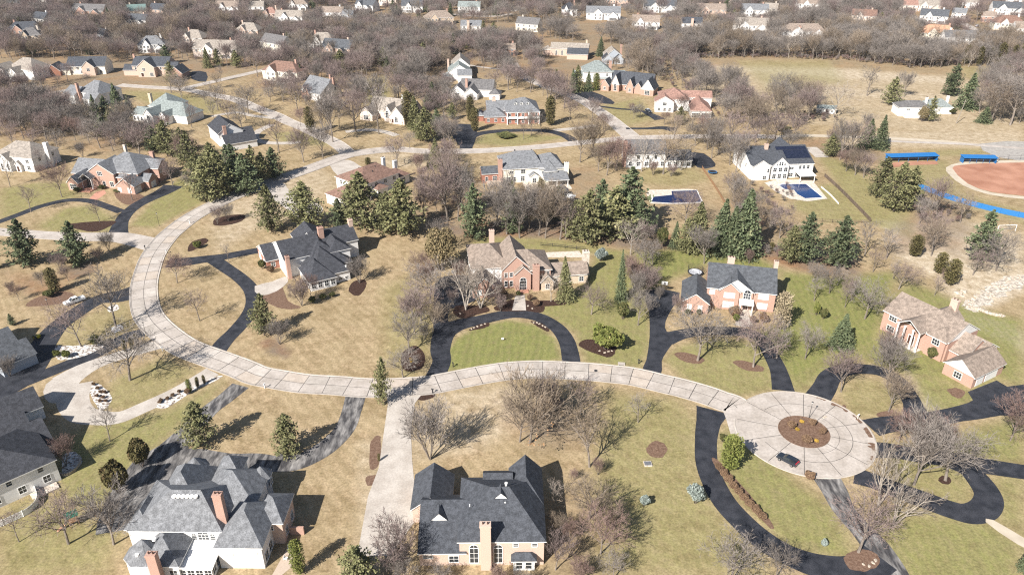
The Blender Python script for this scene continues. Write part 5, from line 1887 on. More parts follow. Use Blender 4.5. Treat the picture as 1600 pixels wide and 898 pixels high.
# clipped brown shrubs in a row along the curving drive
row = smooth(px("1124,734 1132,746 1143,760 1157,776 1172,792 1186,806 1196,816"), n=12); L_ = 0; last = None; k = 0
for p in row:
    if last is None or (p-last).length > 1.75:
        last = p; plant('bbush', p.x, p.y, 1.7, 1.3, None); k += 1
# low mounds in the white rock beds
for u, v in ((147,602),(153,608),(158,614),(162,622),(166,628),(152,620),(157,628),(164,614),(250,630),(262,624),(270,619),(280,613),(252,627)): tree('bbush', u, v, v-5, 8)
for u, v in ((1245,672),(1252,660),(1275,690),(1256,686)): tree('gbush', u, v, v-4, 9)

# ------------------------------------------------------------------ the woods between the far houses
obst = [(x, y) for _, x, y in LANDMARKS]
allh = []
for o in [o for o in bpy.data.objects if o.get('category') in ('house', 'shed')]:
    xs = [(o.matrix_basis @ Vector((v[0], v[1], 0))) for c in COL.objects if c.parent == o and c.name.startswith('walls') for v in c.bound_box]
    cx = sum(p.x for p in xs)/len(xs); cy = sum(p.y for p in xs)/len(xs); rr = max((p.x-cx)**2+(p.y-cy)**2 for p in xs)**.5; allh.append((cx, cy, rr))
def inside(p, poly):
    c = False
    for i in range(len(poly)):
        (x1, y1), (x2, y2) = poly[i], poly[(i+1) % len(poly)]
        if (y1 > p[1]) != (y2 > p[1]) and p[0] < (x2-x1)*(p[1]-y1)/(y2-y1)+x1: c = not c
    return c
roads = [sum((Vector(v.co) for v in o.data.vertices), Vector())/1 for o in []]
road_pts = np.array([(v.co.x, v.co.y) for o in COL.objects if o.name.split('.')[0] in ('street', 'driveway', 'apron') for v in o.data.vertices])
lawn_px = [px(s) for s in ("905,30 1000,32 1000,42 900,44", "560,125 610,120 612,160 570,166", "545,20 600,18 605,30 555,32", "880,55 930,35 960,60 900,68", "470,20 505,22 500,38 470,36", "205,125 280,130 280,145 150,150", "300,108 400,105 400,122 300,125", "610,20 640,30 640,40 600,46")]
WOODS = """
6 A0A2V1A4 200,84 420,84 425,110 300,98 200,92
5 A2A5V1V3 400,112 560,112 640,130 700,170 640,215 560,195 470,180
5 A0A4V2 930,95 1010,100 1040,130 990,125 940,115
9 A0V1A2R0A4A5V2P0E0K0 0,-6 410,-6 405,66 380,106 300,84 262,84 205,92 170,110 160,88 100,92 0,96
9 A2V0A3A5V3P1E0K0 380,40 705,50 705,160 660,150 600,104 560,118 470,126 400,122 380,100
8 A0A2V1A4V3K0 690,60 830,70 850,120 790,135 735,85
9 A0A1V0A3A4V2P0 1030,94 1040,60 1200,55 1430,52 1440,76 1600,72 1600,104 1500,106 1420,108 1330,96 1200,90
6 A2V1A0V3 985,70 1050,60 1072,100 1130,140 1195,188 1130,190 1075,150 1040,118 985,118
6 A0A1A3 820,50 1000,48 1000,90 960,70 850,62
6 A0V1A2A4V3E0 1045,4 1420,-4 1425,52 1050,50
4 A2V1E0 1425,-4 1620,-4 1620,70 1430,60
6 V1A2A0E0A4 600,-4 1050,-4 1050,40 860,34 700,42 600,20
6 A2V1A0E0 380,-4 600,-4 600,30 400,60
8 V1A2R0A0A5V0A4K0 -20,165 60,166 110,180 150,210 230,190 260,235 220,245 100,220 -20,216
7 A0V1 -20,118 60,116 90,128 40,156 -20,168
5 A0V0A2 60,118 100,124 160,126 130,136 70,140
6 A2V0T1K0E0 640,140 740,150 730,240 640,225
6 A2A0V1 690,170 745,165 740,200 700,230
7 A2V1 840,110 905,150 860,175 830,140
5 V0A2A3 1050,190 1240,186 1240,260 1150,280 1100,235 1050,225
6 A2V0 1125,305 1180,315 1200,385 1165,385
4 A0A2 1420,330 1500,350 1490,400 1420,370
5 A0A3V0 1210,150 1275,160 1272,186 1200,190
6 A0A2 1520,130 1620,100 1620,196 1530,190
5 V1A2R0 640,260 720,230 730,330 650,350
5 V2A3 760,290 800,320 890,330 890,372 780,372
4 T0A1V0 260,150 420,150 450,200 380,205 300,190
5 A2A1 400,90 470,140 470,180 420,150
5 A0V1 300,100 400,96 420,120 390,125 340,110
4 R0A2V0 870,150 985,175 975,215 890,205
5 A2V1 650,60 820,90 860,150 790,150 740,120
4 R0A2 20,290 90,280 100,240 60,210 20,225
3 A0T0R0 1220,390 1290,440 1330,500 1240,480
3 T0A0 1330,390 1420,390 1440,450 1360,440
"""
cells = {}
def free(x, y, r):
    i, j = int(x//6), int(y//6)
    for a in (i-1, i, i+1):
        for b in (j-1, j, j+1):
            for (qx, qy, qr) in cells.get((a, b), ()):
                if (qx-x)**2+(qy-y)**2 < (r)**2: return False
    return True
for kind, x, y, o in TREES: cells.setdefault((int(x//6), int(y//6)), []).append((x, y, 3))
scatter = []
for ln in WOODS.strip().splitlines():
    t = ln.split(); sp = {9:5.0, 8:5.4, 7:6, 6:7, 5:8, 4:10, 3:14}[int(t[0])]; poly = [gp(*map(float, q.split(',')))[:2] for q in t[2:]]
    kinds = [(t[1][i], int(t[1][i+1])) for i in range(0, len(t[1]), 2)]
    x0, x1 = min(p[0] for p in poly), max(p[0] for p in poly); y0, y1 = min(p[1] for p in poly), max(p[1] for p in poly)
    for _ in range(int((x1-x0)*(y1-y0)/(sp*sp)*1.6)):
        p = (rt.uniform(x0, x1), rt.uniform(y0, y1))
        if not inside(p, poly) or any(inside(p, l) for l in lawn_px): continue
        if any((p[0]-hx)**2+(p[1]-hy)**2 < (hr*.95+1.5)**2 for hx, hy, hr in allh): continue
        if ((road_pts[:,0]-p[0])**2+(road_pts[:,1]-p[1])**2).min() < 30: continue
        if not free(*p, sp*.72): continue
        k, vr = rt.choice(kinds); h = rt.uniform(9, 17) if k != 'R' else rt.uniform(6, 9)
        if k == 'T': h = rt.uniform(6, 9)
        lim = 99                                  # nothing so tall that it hides a far house
        for hx, hy, hr in allh:
            dd = hy - p[1]
            if hy > 300 and 0 < dd < 150 and abs(p[0]-hx*p[1]/hy) < hr*.95: lim = min(lim, 3.5 + 108*max(0, dd-hr*.7)/hy)
        if lim < 3.5: continue
        if lim < h and rt.random() < .93: h = min(h, lim)
        cells.setdefault((int(p[0]//6), int(p[1]//6)), []).append((*p, 3))
        if k in 'EK' and rt.random() > .15: k, vr = 'A', rt.randrange(6)
        if k in 'EK': plant('dpine' if k == 'E' else 'pine', p[0], p[1], min(h, rt.uniform(7, 13))); continue
        scatter.append((math.hypot(*p), k, vr, p[0], p[1], h))
scatter.sort()
n_bare = sum(1 for t in TREES if t[0] in BARE); room = max(0, 296 - n_bare)
for d_, k, vr, x, y, h in scatter[:room]: plant(k, x, y, h, None, None, vr)
rest = scatter[room:]
print('TREES placed', len(TREES), 'bare', n_bare, 'scattered', len(scatter), 'massed', len(rest))

def mass(name, pts, protos, label, cat):
    """the far mass of trees: one object whose points carry the copies"""
    pc = bpy.data.collections.new(name + '_kinds')
    for i, p in enumerate(protos):
        m = p[1][1]; o = bpy.data.objects.new('crown_%d' % i, m); pc.objects.link(o)
        o2 = bpy.data.objects.new('kind_%d' % i, p[0][1]); 
    me = bpy.data.meshes.new(name); me.from_pydata([(x, y, 0) for _, x, y, _, _ in pts], [], [])
    for an, vals in (('kind', [p[0] for p in pts]),): me.attributes.new(an, 'INT', 'POINT').data.foreach_set('value', vals)
    me.attributes.new('size', 'FLOAT', 'POINT').data.foreach_set('value', [p[3] for p in pts])
    me.attributes.new('turn', 'FLOAT', 'POINT').data.foreach_set('value', [p[4] for p in pts])
    ng = bpy.data.node_groups.new(name, 'GeometryNodeTree'); ng.interface.new_socket('Geometry', in_out='INPUT', socket_type='NodeSocketGeometry'); ng.interface.new_socket('Geometry', in_out='OUTPUT', socket_type='NodeSocketGeometry')
    N, L = ng.nodes.new, ng.links.new; gi, go = N('NodeGroupInput'), N('NodeGroupOutput')
    ci = N('GeometryNodeCollectionInfo'); ci.inputs['Collection'].default_value = pc; ci.inputs['Separate Children'].default_value = True; ci.inputs['Reset Children'].default_value = True
    ip = N('GeometryNodeInstanceOnPoints'); ip.inputs['Pick Instance'].default_value = True
    def attr(nm, ty):
        a = N('GeometryNodeInputNamedAttribute'); a.data_type = ty; a.inputs['Name'].default_value = nm
        return [s for s in a.outputs if s.enabled and s.name == 'Attribute'][0]
    L(gi.outputs[0], ip.inputs['Points']); L(ci.outputs[0], ip.inputs['Instance']); L(attr('kind', 'INT'), ip.inputs['Instance Index']); L(attr('size', 'FLOAT'), ip.inputs['Scale'])
    cx = N('ShaderNodeCombineXYZ'); L(attr('turn', 'FLOAT'), cx.inputs[2]); L(cx.outputs[0], ip.inputs['Rotation']); L(ip.outputs[0], go.inputs[0])
    o = link(bpy.data.objects.new(name, me)); md = o.modifiers.new('copies', 'NODES'); md.node_group = ng
    return tag(o, label, cat, kind='stuff')
kinds = [('A',0),('A',1),('A',2),('A',3),('V',0),('V',1),('R',0),('A',4),('A',5),('V',2),('V',3),('P',0),('P',1)]
protos = []
for k, vr in kinds:
    (tn, tm), (cn, cm), ph, pw = PR[k][vr]          # one mesh with both trunk and twigs
    bm = bmesh.new(); bm.from_mesh(cm); n0 = len(bm.faces); bm.from_mesh(tm); bm.faces.ensure_lookup_table()
    for f in bm.faces[n0:]: f.material_index = 2
    me2 = bpy.data.meshes.new('tree_mass'); bm.to_mesh(me2); bm.free()
    for mm in (cm.materials[0], M['leaf_rust'], tm.materials[0]): me2.materials.append(mm)
    protos.append((('trunk', tm), ('crown', me2), ph, pw))
if rest:
    ki = {k: i for i, k in enumerate(kinds)}
    mass('distant_woods', [(ki.get((k, vr), 0), x, y, h/10.0, rt.uniform(0, 6.28)) for _, k, vr, x, y, h in rest], protos, 'bare grey and mauve woods filling the far distance between the houses', 'woods')
# brown scrub at the edge of the big field and under the far trees
ug = []
for s, n in (("1050,93 1200,90 1330,96 1420,106 1500,104 1500,98 1420,98 1330,90 1200,84 1050,87", 420), ("985,100 1040,92 1100,140 1200,180 1200,190 1120,186 1040,130", 150), ("1220,180 1300,178 1310,190 1220,192", 60), ("1150,290 1240,290 1240,360 1160,360", 40), ("650,300 720,300 720,350 650,350", 40), ("1420,310 1520,330 1510,350 1430,350", 50), ("1200,385 1240,395 1230,405 1190,400", 12)):
    poly = px(s); xs = [p[0] for p in poly]; ys = [p[1] for p in poly]; k = 0
    while k < n:
        p = (rt.uniform(min(xs), max(xs)), rt.uniform(min(ys), max(ys)))
        if inside(p, [q[:2] for q in poly]): ug.append((rt.randrange(3), p[0], p[1], rt.uniform(.12, .3), rt.uniform(0, 6.28))); k += 1
sp_ = []
for i in range(3):
    (tn, tm), (cn, cm), ph, pw = PR['S'][i]; sp_.append((('trunk', tm), ('crown', cm), ph, pw))
mass('undergrowth', ug, sp_, 'brown leafless scrub along the field edge and under the trees', 'scrub')
# ------------------------------------------------------------------ vehicles, lamps, play things, fences, pools
def paint(n, c, rough=.3, coat=.5): M[n] = noisy(n, tone(c, .93), tone(c, 1.05), 2, rough, 2, spec=.5, coat=coat)
paint('paint_white', (.72,.72,.71)); paint('paint_dark', (.02,.026,.036)); paint('paint_red', (.42,.02,.03)); paint('paint_silver', (.42,.43,.45)); paint('plastic_green', (.01,.20,.085), .5, 0)
paint('canvas_green', (.02,.13,.085), .8, 0); paint('blue_panel', (.018,.15,.40), .6, 0); paint('blue_fabric', (.02,.14,.33), .8, 0); paint('yellow_paint', (.62,.52,.02), .4, .2); paint('orange_plastic', (.48,.27,.17), .5, 0)
M['rubber'] = noisy('tyre_rubber', (.015,.015,.016), (.03,.03,.03), 4, .9); M['lamp_glass'] = noisy('clear_lamp', (.7,.7,.68), (.8,.8,.78), 3, .2)
M['pool_cover'] = noisy('navy_pool_cover', (.006,.014,.060), (.010,.024,.085), .3, .55, 3); M['pool_cover_grey'] = noisy('leafy_pool_cover', (.05,.05,.085), (.10,.085,.10), .5, .7, 5, (1,1,1), 3, .3)
M['pool_water'] = noisy('pool_water', (.006,.025,.10), (.008,.04,.14), .2, .12, 2, spec=.6); M['mat_white'] = noisy('pale_mat', (.50,.51,.55), (.66,.67,.70), .4, .8)
M['net'] = noisy('black_net', (.015,.015,.018), (.03,.03,.035), 3, .9); M['timber'] = noisy('fence_timber', (.10,.075,.055), (.17,.13,.10), 2, .9, 3, (1,1,.3)); M['rusttimber'] = noisy('rust_timber', (.22,.12,.06), (.30,.19,.11), 2, .9, 3)

def loft_body(m, prof, W, inset=.12, mat=0):
    """closed body from a side profile (x, z), narrower towards its top"""
    zs = [p[1] for p in prof]; z0, z1 = min(zs), max(zs); n = len(prof)
    def row(s, k): return [(x, s*(W/2 - k - inset*max(0, (z-z0)/(z1-z0)-.45)), z) for x, z in prof]
    rows = [row(-1, .05), row(-1, 0), row(1, 0), row(1, .05)]; rows[0] = [(x*.985, y, z0+(z-z0)*.985+.004) for x, y, z in rows[0]]; rows[3] = [(x*.985, y, z0+(z-z0)*.985+.004) for x, y, z in rows[3]]
    rows[1] = [(x, y+.09, z) for x, y, z in rows[1]]; rows[2] = [(x, y-.09, z) for x, y, z in rows[2]]
    k = len(m.v)
    for r_ in rows: m.v += r_
    for a in range(3):
        for i in range(n):
            j = (i+1) % n; m.f.append((k+a*n+i, k+a*n+j, k+(a+1)*n+j, k+(a+1)*n+i)); m.m.append(mat)
    m.f.append(tuple(k+i for i in range(n))[::-1]); m.m.append(mat); m.f.append(tuple(k+3*n+i for i in range(n))); m.m.append(mat)

def vehicle(name, label, u, v, u2, v2, kind, body, roof=None, cat='car', center=True):
    a, b = Vector(gp(u, v)[:2]), Vector(gp(u2, v2)[:2]); d = b-a; c = (a+b)/2
    root = empty(name, c.x, c.y, .06, math.atan2(d.y, d.x)); tag(root, label, cat)
    L_, W = (5.8, 1.98) if kind == 'pickup' else (4.55, 1.85); f, r_ = L_/2, -L_/2
    m = MB()
    if kind == 'pickup':
        loft_body(m, [(r_,.5),(r_+.1,.42),(f-.1,.42),(f,.6),(f-.02,.98),(f-.25,1.1),(1.35,1.16),(.9,1.2),(-.95,1.2),(-1.0,1.14),(-1.02,.72),(r_+.12,.72),(r_+.1,1.12),(r_,1.12)], W, .05)
        for s in (-1, 1): m.box(r_+.05, -1.0, s*(W/2-.16)-.05, s*(W/2-.16)+.05, .7, 1.14)
    else:
        loft_body(m, [(r_+.05,.42),(f-.12,.40),(f,.58),(f-.03,.88),(f-.3,1.0),(.95,1.08),(-1.95,1.12),(r_,1.0),(r_-.02,.7)], W, .06)
    m.build('body', M[body], root)
    m = MB()
    g = [(1.3,1.1),(.55,1.72),(-.85,1.76),(-1.0,1.1)] if kind == 'pickup' else [(1.0,1.04),(.25,1.56),(-1.45,1.60),(-2.15,1.06)]
    loft_body(m, g, W-.12, .22); m.build('window', M['glass'], root)
    m = MB(); x0, x1 = (-.86,.5) if kind == 'pickup' else (-1.5,.2); zt = 1.74 if kind == 'pickup' else 1.58
    m.box(x0, x1, -W/2+.27, W/2-.27, zt-.03, zt+.05)
    for s in (-1, 1):
        for xa, xb in (((1.3,.5),(-.98,-.86)) if kind == 'pickup' else ((1.0,.2),(-2.1,-1.5))): m.tube((xa, s*(W/2-.1), 1.08), (xb, s*(W/2-.27), zt), .045, .04, 5)
        m.tube((-.25, s*(W/2-.09), 1.08), (-.3, s*(W/2-.27), zt), .04, .04, 5)
    m.build('roof', M[roof or body], root)
    for x in (L_*.31, -L_*.30):
        for s in (-1, 1):
            m = MB(); m.tube((x, s*(W/2-.2), .34), (x, s*(W/2+.02), .34), .35, .35, 18); w_ = m.build('wheel', M['rubber'], root)
            m = MB(); m.tube((x, s*(W/2+.015), .34), (x, s*(W/2+.04), .34), .21, .19, 12); m.build('rim', M['metal'], w_)
    for s in (-1, 1):
        m = MB(); m.box(f-.1, f+.02, s*(W/2-.3)-.18, s*(W/2-.3)+.18, .72, .9); m.build('headlight', M['lamp_glass'], root)
        m = MB(); m.box(r_-.03, r_+.06, s*(W/2-.2)-.09, s*(W/2-.2)+.09, .72, 1.0); m.build('tail_light', M['paint_red'], root)
        m = MB(); m.box(.75, .95, s*(W/2+.02)-.06, s*(W/2+.02)+.12*s*.5+.06, 1.02, 1.16); m.build('wing_mirror', M[body], root)
    if kind == 'suv_red':
        m = MB(); m.box(r_+.02, r_+.75, -W/2+.2, W/2-.2, 1.1, 1.13); m.build('tailgate', M['paint_red'], root)
    m = MB(); m.box(f-.03, f+.03, -W/2+.12, W/2-.12, .45, .6); m.build('bumper', M['metal'], root)
    return root
vehicle('pickup_truck', 'white crew cab pickup truck parked on asphalt driveway left of the street bend', 134, 467, 100, 479, 'pickup', 'paint_white', cat='truck')
vehicle('parked_car', 'dark car with red tail parked at the rim of the turning circle', 1246, 730, 1214, 713, 'suv_red', 'paint_dark')
vehicle('parked_car', 'small dark silver roofed car on the narrow drive of the rust roofed house', 1008, 173, 1018, 178, 'suv', 'paint_dark', 'paint_silver')

vehicle('parked_car', 'dark car parked on the far side street beside the grey roofed white house', 1511, 36, 1515, 33, 'suv', 'paint_dark')
vehicle('parked_car', 'silver car parked nearer on the far side street at the top right', 1524, 43, 1529, 41, 'suv', 'paint_silver')
# riding mower: body, seat, wheel
x, y = gp(58, 528)[:2]; r_ = tag(empty('riding_mower', x, y, .05, 1.0), 'yellow riding mower standing on the asphalt by the shaded gabled house', 'mower')
m = MB(); loft_body(m, [(-.8,.35),(.9,.35),(.95,.7),(.3,.95),(.15,.65),(-.8,.62)], 1.0, .1); m.build('body', M['yellow_paint'], r_)
m = MB(); m.box(-.65,-.2,-.3,.3,.63,.75); m.box(-.75,-.62,-.3,.3,.7,1.15); m.build('seat', M['black'], r_)
m = MB(); m.box(-.1,.6,-.7,.7,.14,.32); m.build('mowing_deck', M['yellow_paint'], r_)
for xx, rr in ((.65,.25),(-.5,.36)):
    for s in (-1, 1): m = MB(); m.tube((xx, s*.42, rr), (xx, s*.62, rr), rr, rr, 14); m.build('wheel', M['rubber'], r_)
m = MB(); m.tube((.2,0,.8),(.05,0,1.05),.03,.03,6); m.tube((.05,-.0,1.05),(.03,0,1.09),.2,.2,12); m.build('steering_wheel', M['black'], r_)

# wheeled bin
x, y = gp(648, 794)[:2]; r_ = tag(empty('wheeled_bin', x, y, .05, .4), 'green wheeled bin against the garage wall of the pinkish brick house', 'bin')
m = MB(); k = len(m.v); m.v += [(-.24,-.27,.08),(.24,-.27,.08),(.24,.27,.08),(-.24,.27,.08),(-.32,-.37,1.05),(.32,-.37,1.05),(.32,.37,1.05),(-.32,.37,1.05)]
for f in ((3,2,1,0),(0,1,5,4),(1,2,6,5),(2,3,7,6),(3,0,4,7),(4,5,6,7)): m.f.append(f); m.m.append(0)
m.build('bin_body', M['plastic_green'], r_); m = MB(); m.box(-.35,.35,-.41,.39,1.05,1.12); m.tube((-.3,.42,1.08),(.3,.42,1.08),.03,.03,6); m.build('lid', M['plastic_green'], r_)
for s in (-1, 1): m = MB(); m.tube((s*.2,.3,.12),(s*.28,.3,.12),.12,.12,12); m.build('wheel', M['rubber'], r_)

# playset with a green roof
x, y = gp(116, 818)[:2]; r_ = tag(empty('playset', x, y, 0, .7), 'wooden playset with green canopy and slide under bare trees at lower left', 'playset')
m = MB()
for a in (-.8,.8):
    for b in (-.8,.8): m.tube((a,b,0),(a,b,2.7),.06,.06,5)
m.box(-.9,.9,-.9,.9,1.15,1.25); m.tube((.8,0,2.4),(3.6,0,2.4),.06,.06,5)
for b in (-1,1): m.tube((3.6,0,2.4),(3.8,b,0),.06,.06,5)
m.build('frame', M['rusttimber'], r_)
m = MB(); m.face([(-1.1,-1.1,2.5),(1.1,-1.1,2.5),(1.1,0,3.3),(-1.1,0,3.3)]); m.face([(1.1,1.1,2.5),(-1.1,1.1,2.5),(-1.1,0,3.3),(1.1,0,3.3)]); m.build('canopy', M['canvas_green'], r_)
m = MB()
for i in range(6): t0, t1 = i/6, (i+1)/6; m.face([(-.9-2.2*t0,-.3,1.25*(1-t0)**1.3+.05),(-.9-2.2*t1,-.3,1.25*(1-t1)**1.3+.05),(-.9-2.2*t1,.3,1.25*(1-t1)**1.3+.05),(-.9-2.2*t0,.3,1.25*(1-t0)**1.3+.05)])
m.build('slide', M['orange_plastic'], r_)
for xx in (1.7, 2.7):
    m = MB()
    for s in (-.2,.2): m.tube((xx+s,0,2.4),(xx+s,0,.55),.015,.015,4)
    m.box(xx-.25,xx+.25,-.1,.1,.5,.55); m.build('swing', M['canvas_green'], r_)

def lamp(u, v, vt, label, two=False):
    x, y = gp(u, v)[:2]; h = min(5.2, max(2.4, height_at(v, vt))); r_ = tag(empty('street_lamp', x, y, .02, 0), label, 'lamp', 'lamp posts along the street')
    m = MB(); m.lathe([(.12,0),(.12,.25),(.06,.35),(.045,h-.35)], 10); m.build('pole', M['black'], r_)
    m = MB(); m.lathe([(.10,h-.35),(.2,h-.05),(.22,h-.02)], 8); m.build('lantern', M['lamp_glass'], r_)
    m = MB(); m.lathe([(.26,h-.02),(.12,h+.14),(.03,h+.2)], 8); m.build('lantern_cap', M['black'], r_)
lamp(1264, 653, 628, 'black lamp post on the mulch island of the turning circle'); lamp(80, 492, 466, 'lamp post beside the asphalt drive above the shaded gabled house')
lamp(249, 353, 333, 'lamp post on the lawn corner where the side street meets the bend'); lamp(229, 526, 504, 'lamp post at the street mouth of two left driveways')
lamp(274, 297, 284, 'lamp post at the end of the upper left asphalt parking'); lamp(434, 236, 210, 'lamp post near the concrete loop at the upper street')

def mailbox(u, v, label, base='stone', box='paint_white'):
    x, y = gp(u, v)[:2]; r_ = tag(empty('mailbox', x, y, 0, rt.uniform(0, 3)), label, 'mailbox', 'mailboxes along the street')
    m = MB(); m.box(-.11,.11,-.11,.11,0,1.1); m.build('post', M[base], r_)
    m = MB(); prof = [(-.13,1.1),(.13,1.1)] + [(.13*math.cos(t), 1.24+.13*math.sin(t)) for t in np.linspace(0, math.pi, 7)]
    k = len(m.v); n = len(prof); m.v += [(-.3, a, z) for a, z in prof] + [(.3, a, z) for a, z in prof]
    for i in range(n): j = (i+1) % n; m.f.append((k+i, k+j, k+n+j, k+n+i)); m.m.append(0)
    m.f.append(tuple(k+i for i in range(n))[::-1]); m.m.append(0); m.f.append(tuple(k+n+i for i in range(n))); m.m.append(0); m.build('letter_box', M[box], r_)
for u, v, l, b_, c_ in ((254,548,'white mailbox at the corner of the left concrete drive','paint_white','paint_white'), (998,568,'dark mailbox beside the drive of the brick colonial','black','black'), (676,614,'dark mailbox in a small mulch bed at the wide concrete driveway','black','black'),
    (297,349,'white mailbox on the inner kerb of the upper bend','paint_white','paint_white'), (260,396,'white mailbox by the looping asphalt drive','paint_white','paint_white'), (227,389,'black mailbox on the outer kerb of the bend','black','black'),
    (414,606,'white mailbox on the lower kerb left of centre','paint_white','paint_white'), (708,573,'dark mailbox at the left end of the oval lawn','black','black'), (1262,742,'dark mailbox in a mulch spot on the lower rim of the circle','black','black'), (1340,654,'white mailbox at the right rim of the circle','stone','paint_white')): mailbox(u, v, l, b_, c_)

# lawn sign, utility box, drain inlet
x, y = gp(785, 532)[:2]; r_ = tag(empty('yard_sign', x, y, 0, .15), 'small white yard sign on the green oval lawn', 'sign')
m = MB(); m.tube((-.28,0,0),(-.28,0,1.0),.03,.03,5); m.build('stake', M['black'], r_); m = MB(); m.box(-.3,.4,-.02,.02,.35,.95); m.build('sign_panel', M['trim'], r_)
x, y = gp(1012, 725)[:2]; r_ = tag(empty('utility_cover', x, y, 0, .05), 'square white utility box set in the striped lawn', 'utility box')
m = MB(); m.box(-.85,.85,-.75,.75,0,.28); m.build('box_body', M['stone'], r_); m = MB(); m.box(-.72,.72,-.62,.62,.28,.33); m.build('lid', M['metal'], r_)
x, y = gp(971, 569)[:2]; r_ = tag(empty('storm_inlet', x, y, 0, R(-6)), 'white concrete storm inlet on the upper kerb', 'drain')
m = MB(); m.box(-.9,.9,-.5,.7,0,.22); m.build('slab', KERB, r_); m = MB(); m.box(-.7,.7,-.52,-.5,.04,.16); m.build('opening', M['black'], r_)

def hoop(u, v, rz, label):
    x, y = gp(u, v)[:2]; r_ = tag(empty('basketball_hoop', x, y, 0, R(rz)), label, 'basketball hoop')
    m = MB(); m.tube((0,0,0),(0,0,2.9),.07,.06,8); m.tube((0,0,2.9),(0,-.9,3.3),.05,.05,6); m.build('pole', M['metal'], r_)
    m = MB(); m.box(-.9,.9,-.98,-.92,2.75,3.85); b_ = m.build('backboard', M['lamp_glass'], r_)
    m = MB()
    for i in range(14): t, t2 = i*.4488, (i+1)*.4488; m.tube((.23*math.cos(t),-1.25+.23*math.sin(t),3.05),(.23*math.cos(t2),-1.25+.23*math.sin(t2),3.05),.015,.015,4,0,False)
    m.build('hoop_rim', M['orange_plastic'], b_); m = MB(); m.box(-.3,.3,-.99,-.985,3.05,3.5); m.build('target_square', M['black'], b_)
hoop(709, 437, 20, 'basketball hoop beside the parking area of the central house'); hoop(1037, 455, -10, 'basketball hoop behind the asphalt court of the brick colonial')

def trampoline(u, v, rad, label, net, padmat, matmat):
    x, y = gp(u, v)[:2]; r_ = tag(empty('trampoline', x, y, 0, .3), label, 'trampoline')
    N_ = 24; ring = lambda q, z: [(q*math.cos(6.2832*i/N_), q*math.sin(6.2832*i/N_), z) for i in range(N_)]
    m = MB(); m.face(ring(rad*.84, .82)); m.face(ring(rad*.84, .80)[::-1]); m.build('jumping_mat', M[matmat], r_)
    m = MB(); a, b_, c_ = ring(rad*.84, .83), ring(rad, .83), ring(rad, .72)
    for i in range(N_): j = (i+1) % N_; m.face([a[i], b_[i], b_[j], a[j]]); m.face([b_[i], c_[i], c_[j], b_[j]])
    m.build('pad', M[padmat], r_)
    for i in range(0, N_, 4): t = 6.2832*i/N_; m = MB(); m.tube((rad*math.cos(t), rad*math.sin(t), 0), (rad*math.cos(t), rad*math.sin(t), .75), .04, .04, 6); m.build('leg', M['metal'], r_)
    if net:
        m = MB()
        for i in range(0, N_, 3): t = 6.2832*i/N_; m.tube((rad*math.cos(t), rad*math.sin(t), .75), (rad*math.cos(t), rad*math.sin(t), 2.7), .03, .03, 5)
        p_ = m.build('net_frame', M['black'], r_); m = MB()
        for k in range(5):
            z = .9+.42*k
            for i in range(N_): t, t2 = 6.2832*i/N_, 6.2832*(i+1)/N_; m.tube((rad*.97*math.cos(t), rad*.97*math.sin(t), z), (rad*.97*math.cos(t2), rad*.97*math.sin(t2), z), .022, .022, 3, 0, False)
        for i in range(N_*2): t = 3.1416*i/N_; m.tube((rad*.97*math.cos(t), rad*.97*math.sin(t), .85), (rad*.97*math.cos(t), rad*.97*math.sin(t), 2.6), .014, .014, 3, 0, False)
        m.build('safety_net', M['net'], p_)
trampoline(1086, 428, 2.4, 'round trampoline with black safety net behind the brick colonial', True, 'black', 'mat_white'); trampoline(1113, 271, 1.9, 'blue edged trampoline beside the asphalt court of the orange chimneyed house', False, 'blue_fabric', 'net')

# pools
def pool(label, deck, cover, pts, mat, step=None):
    P = px(deck); c = sum((Vector(p[:2]) for p in P), Vector((0,0)))/len(P); r_ = tag(empty('swimming_pool', c.x, c.y, 0, 0), label, 'pool')
    loc = lambda s: [(p[0]-c.x, p[1]-c.y) for p in s]
    m = MB(); m.poly(loc(P), .11); m.build('pool_deck', M['stone'], r_)
    Q = loc(px(cover)); q = sum((Vector(p) for p in Q), Vector((0,0)))/len(Q); big = [(q+(Vector(p)-q)*1.05)[:] for p in Q]
    m = MB(); m.poly(big, .16); m.build('coping', M['trim'], r_); m = MB(); m.poly(Q, .17); m.build('pool_surface', M[mat], r_)
    if pts: m = MB(); m.poly(loc(px(pts)), .174); m.build('leafy_cover', M['pool_cover_grey'], r_)
pool('L shaped pool under a navy cover below the house with orange chimney', "1010,303 1014,297 1075,295.5 1089,297 1100,318 1060,319.5 1016,318.5", "1018,316 1021,308 1050,305 1049,299 1088,298 1096,316 1050,318", "1051,304 1051,300 1087,299 1093,314 1066,311", 'pool_cover')
pool('deep blue angular pool on a stone terrace below the solar roofed house', "1194,286 1215,281 1268,281 1293,311 1262,315 1234,311 1212,300", "1217,290 1224,288 1259,288 1285,309 1258,310.5 1246,304 1240,297 1226,296", None, 'pool_water')
x, y = gp(697, 45)[:2]; r_ = tag(empty('round_pool', x, y, 0, 0), 'round above ground pool under a pale cover far in the woods', 'pool')
m = MB(); m.lathe([(6.2,0),(6.2,1.25)], 32); m.build('pool_wall', M['paint_silver'], r_); m = MB(); m.lathe([(6.2,1.25),(6.0,1.4),(2,1.5)], 32); m.build('pool_cover', M['mat_white'], r_)

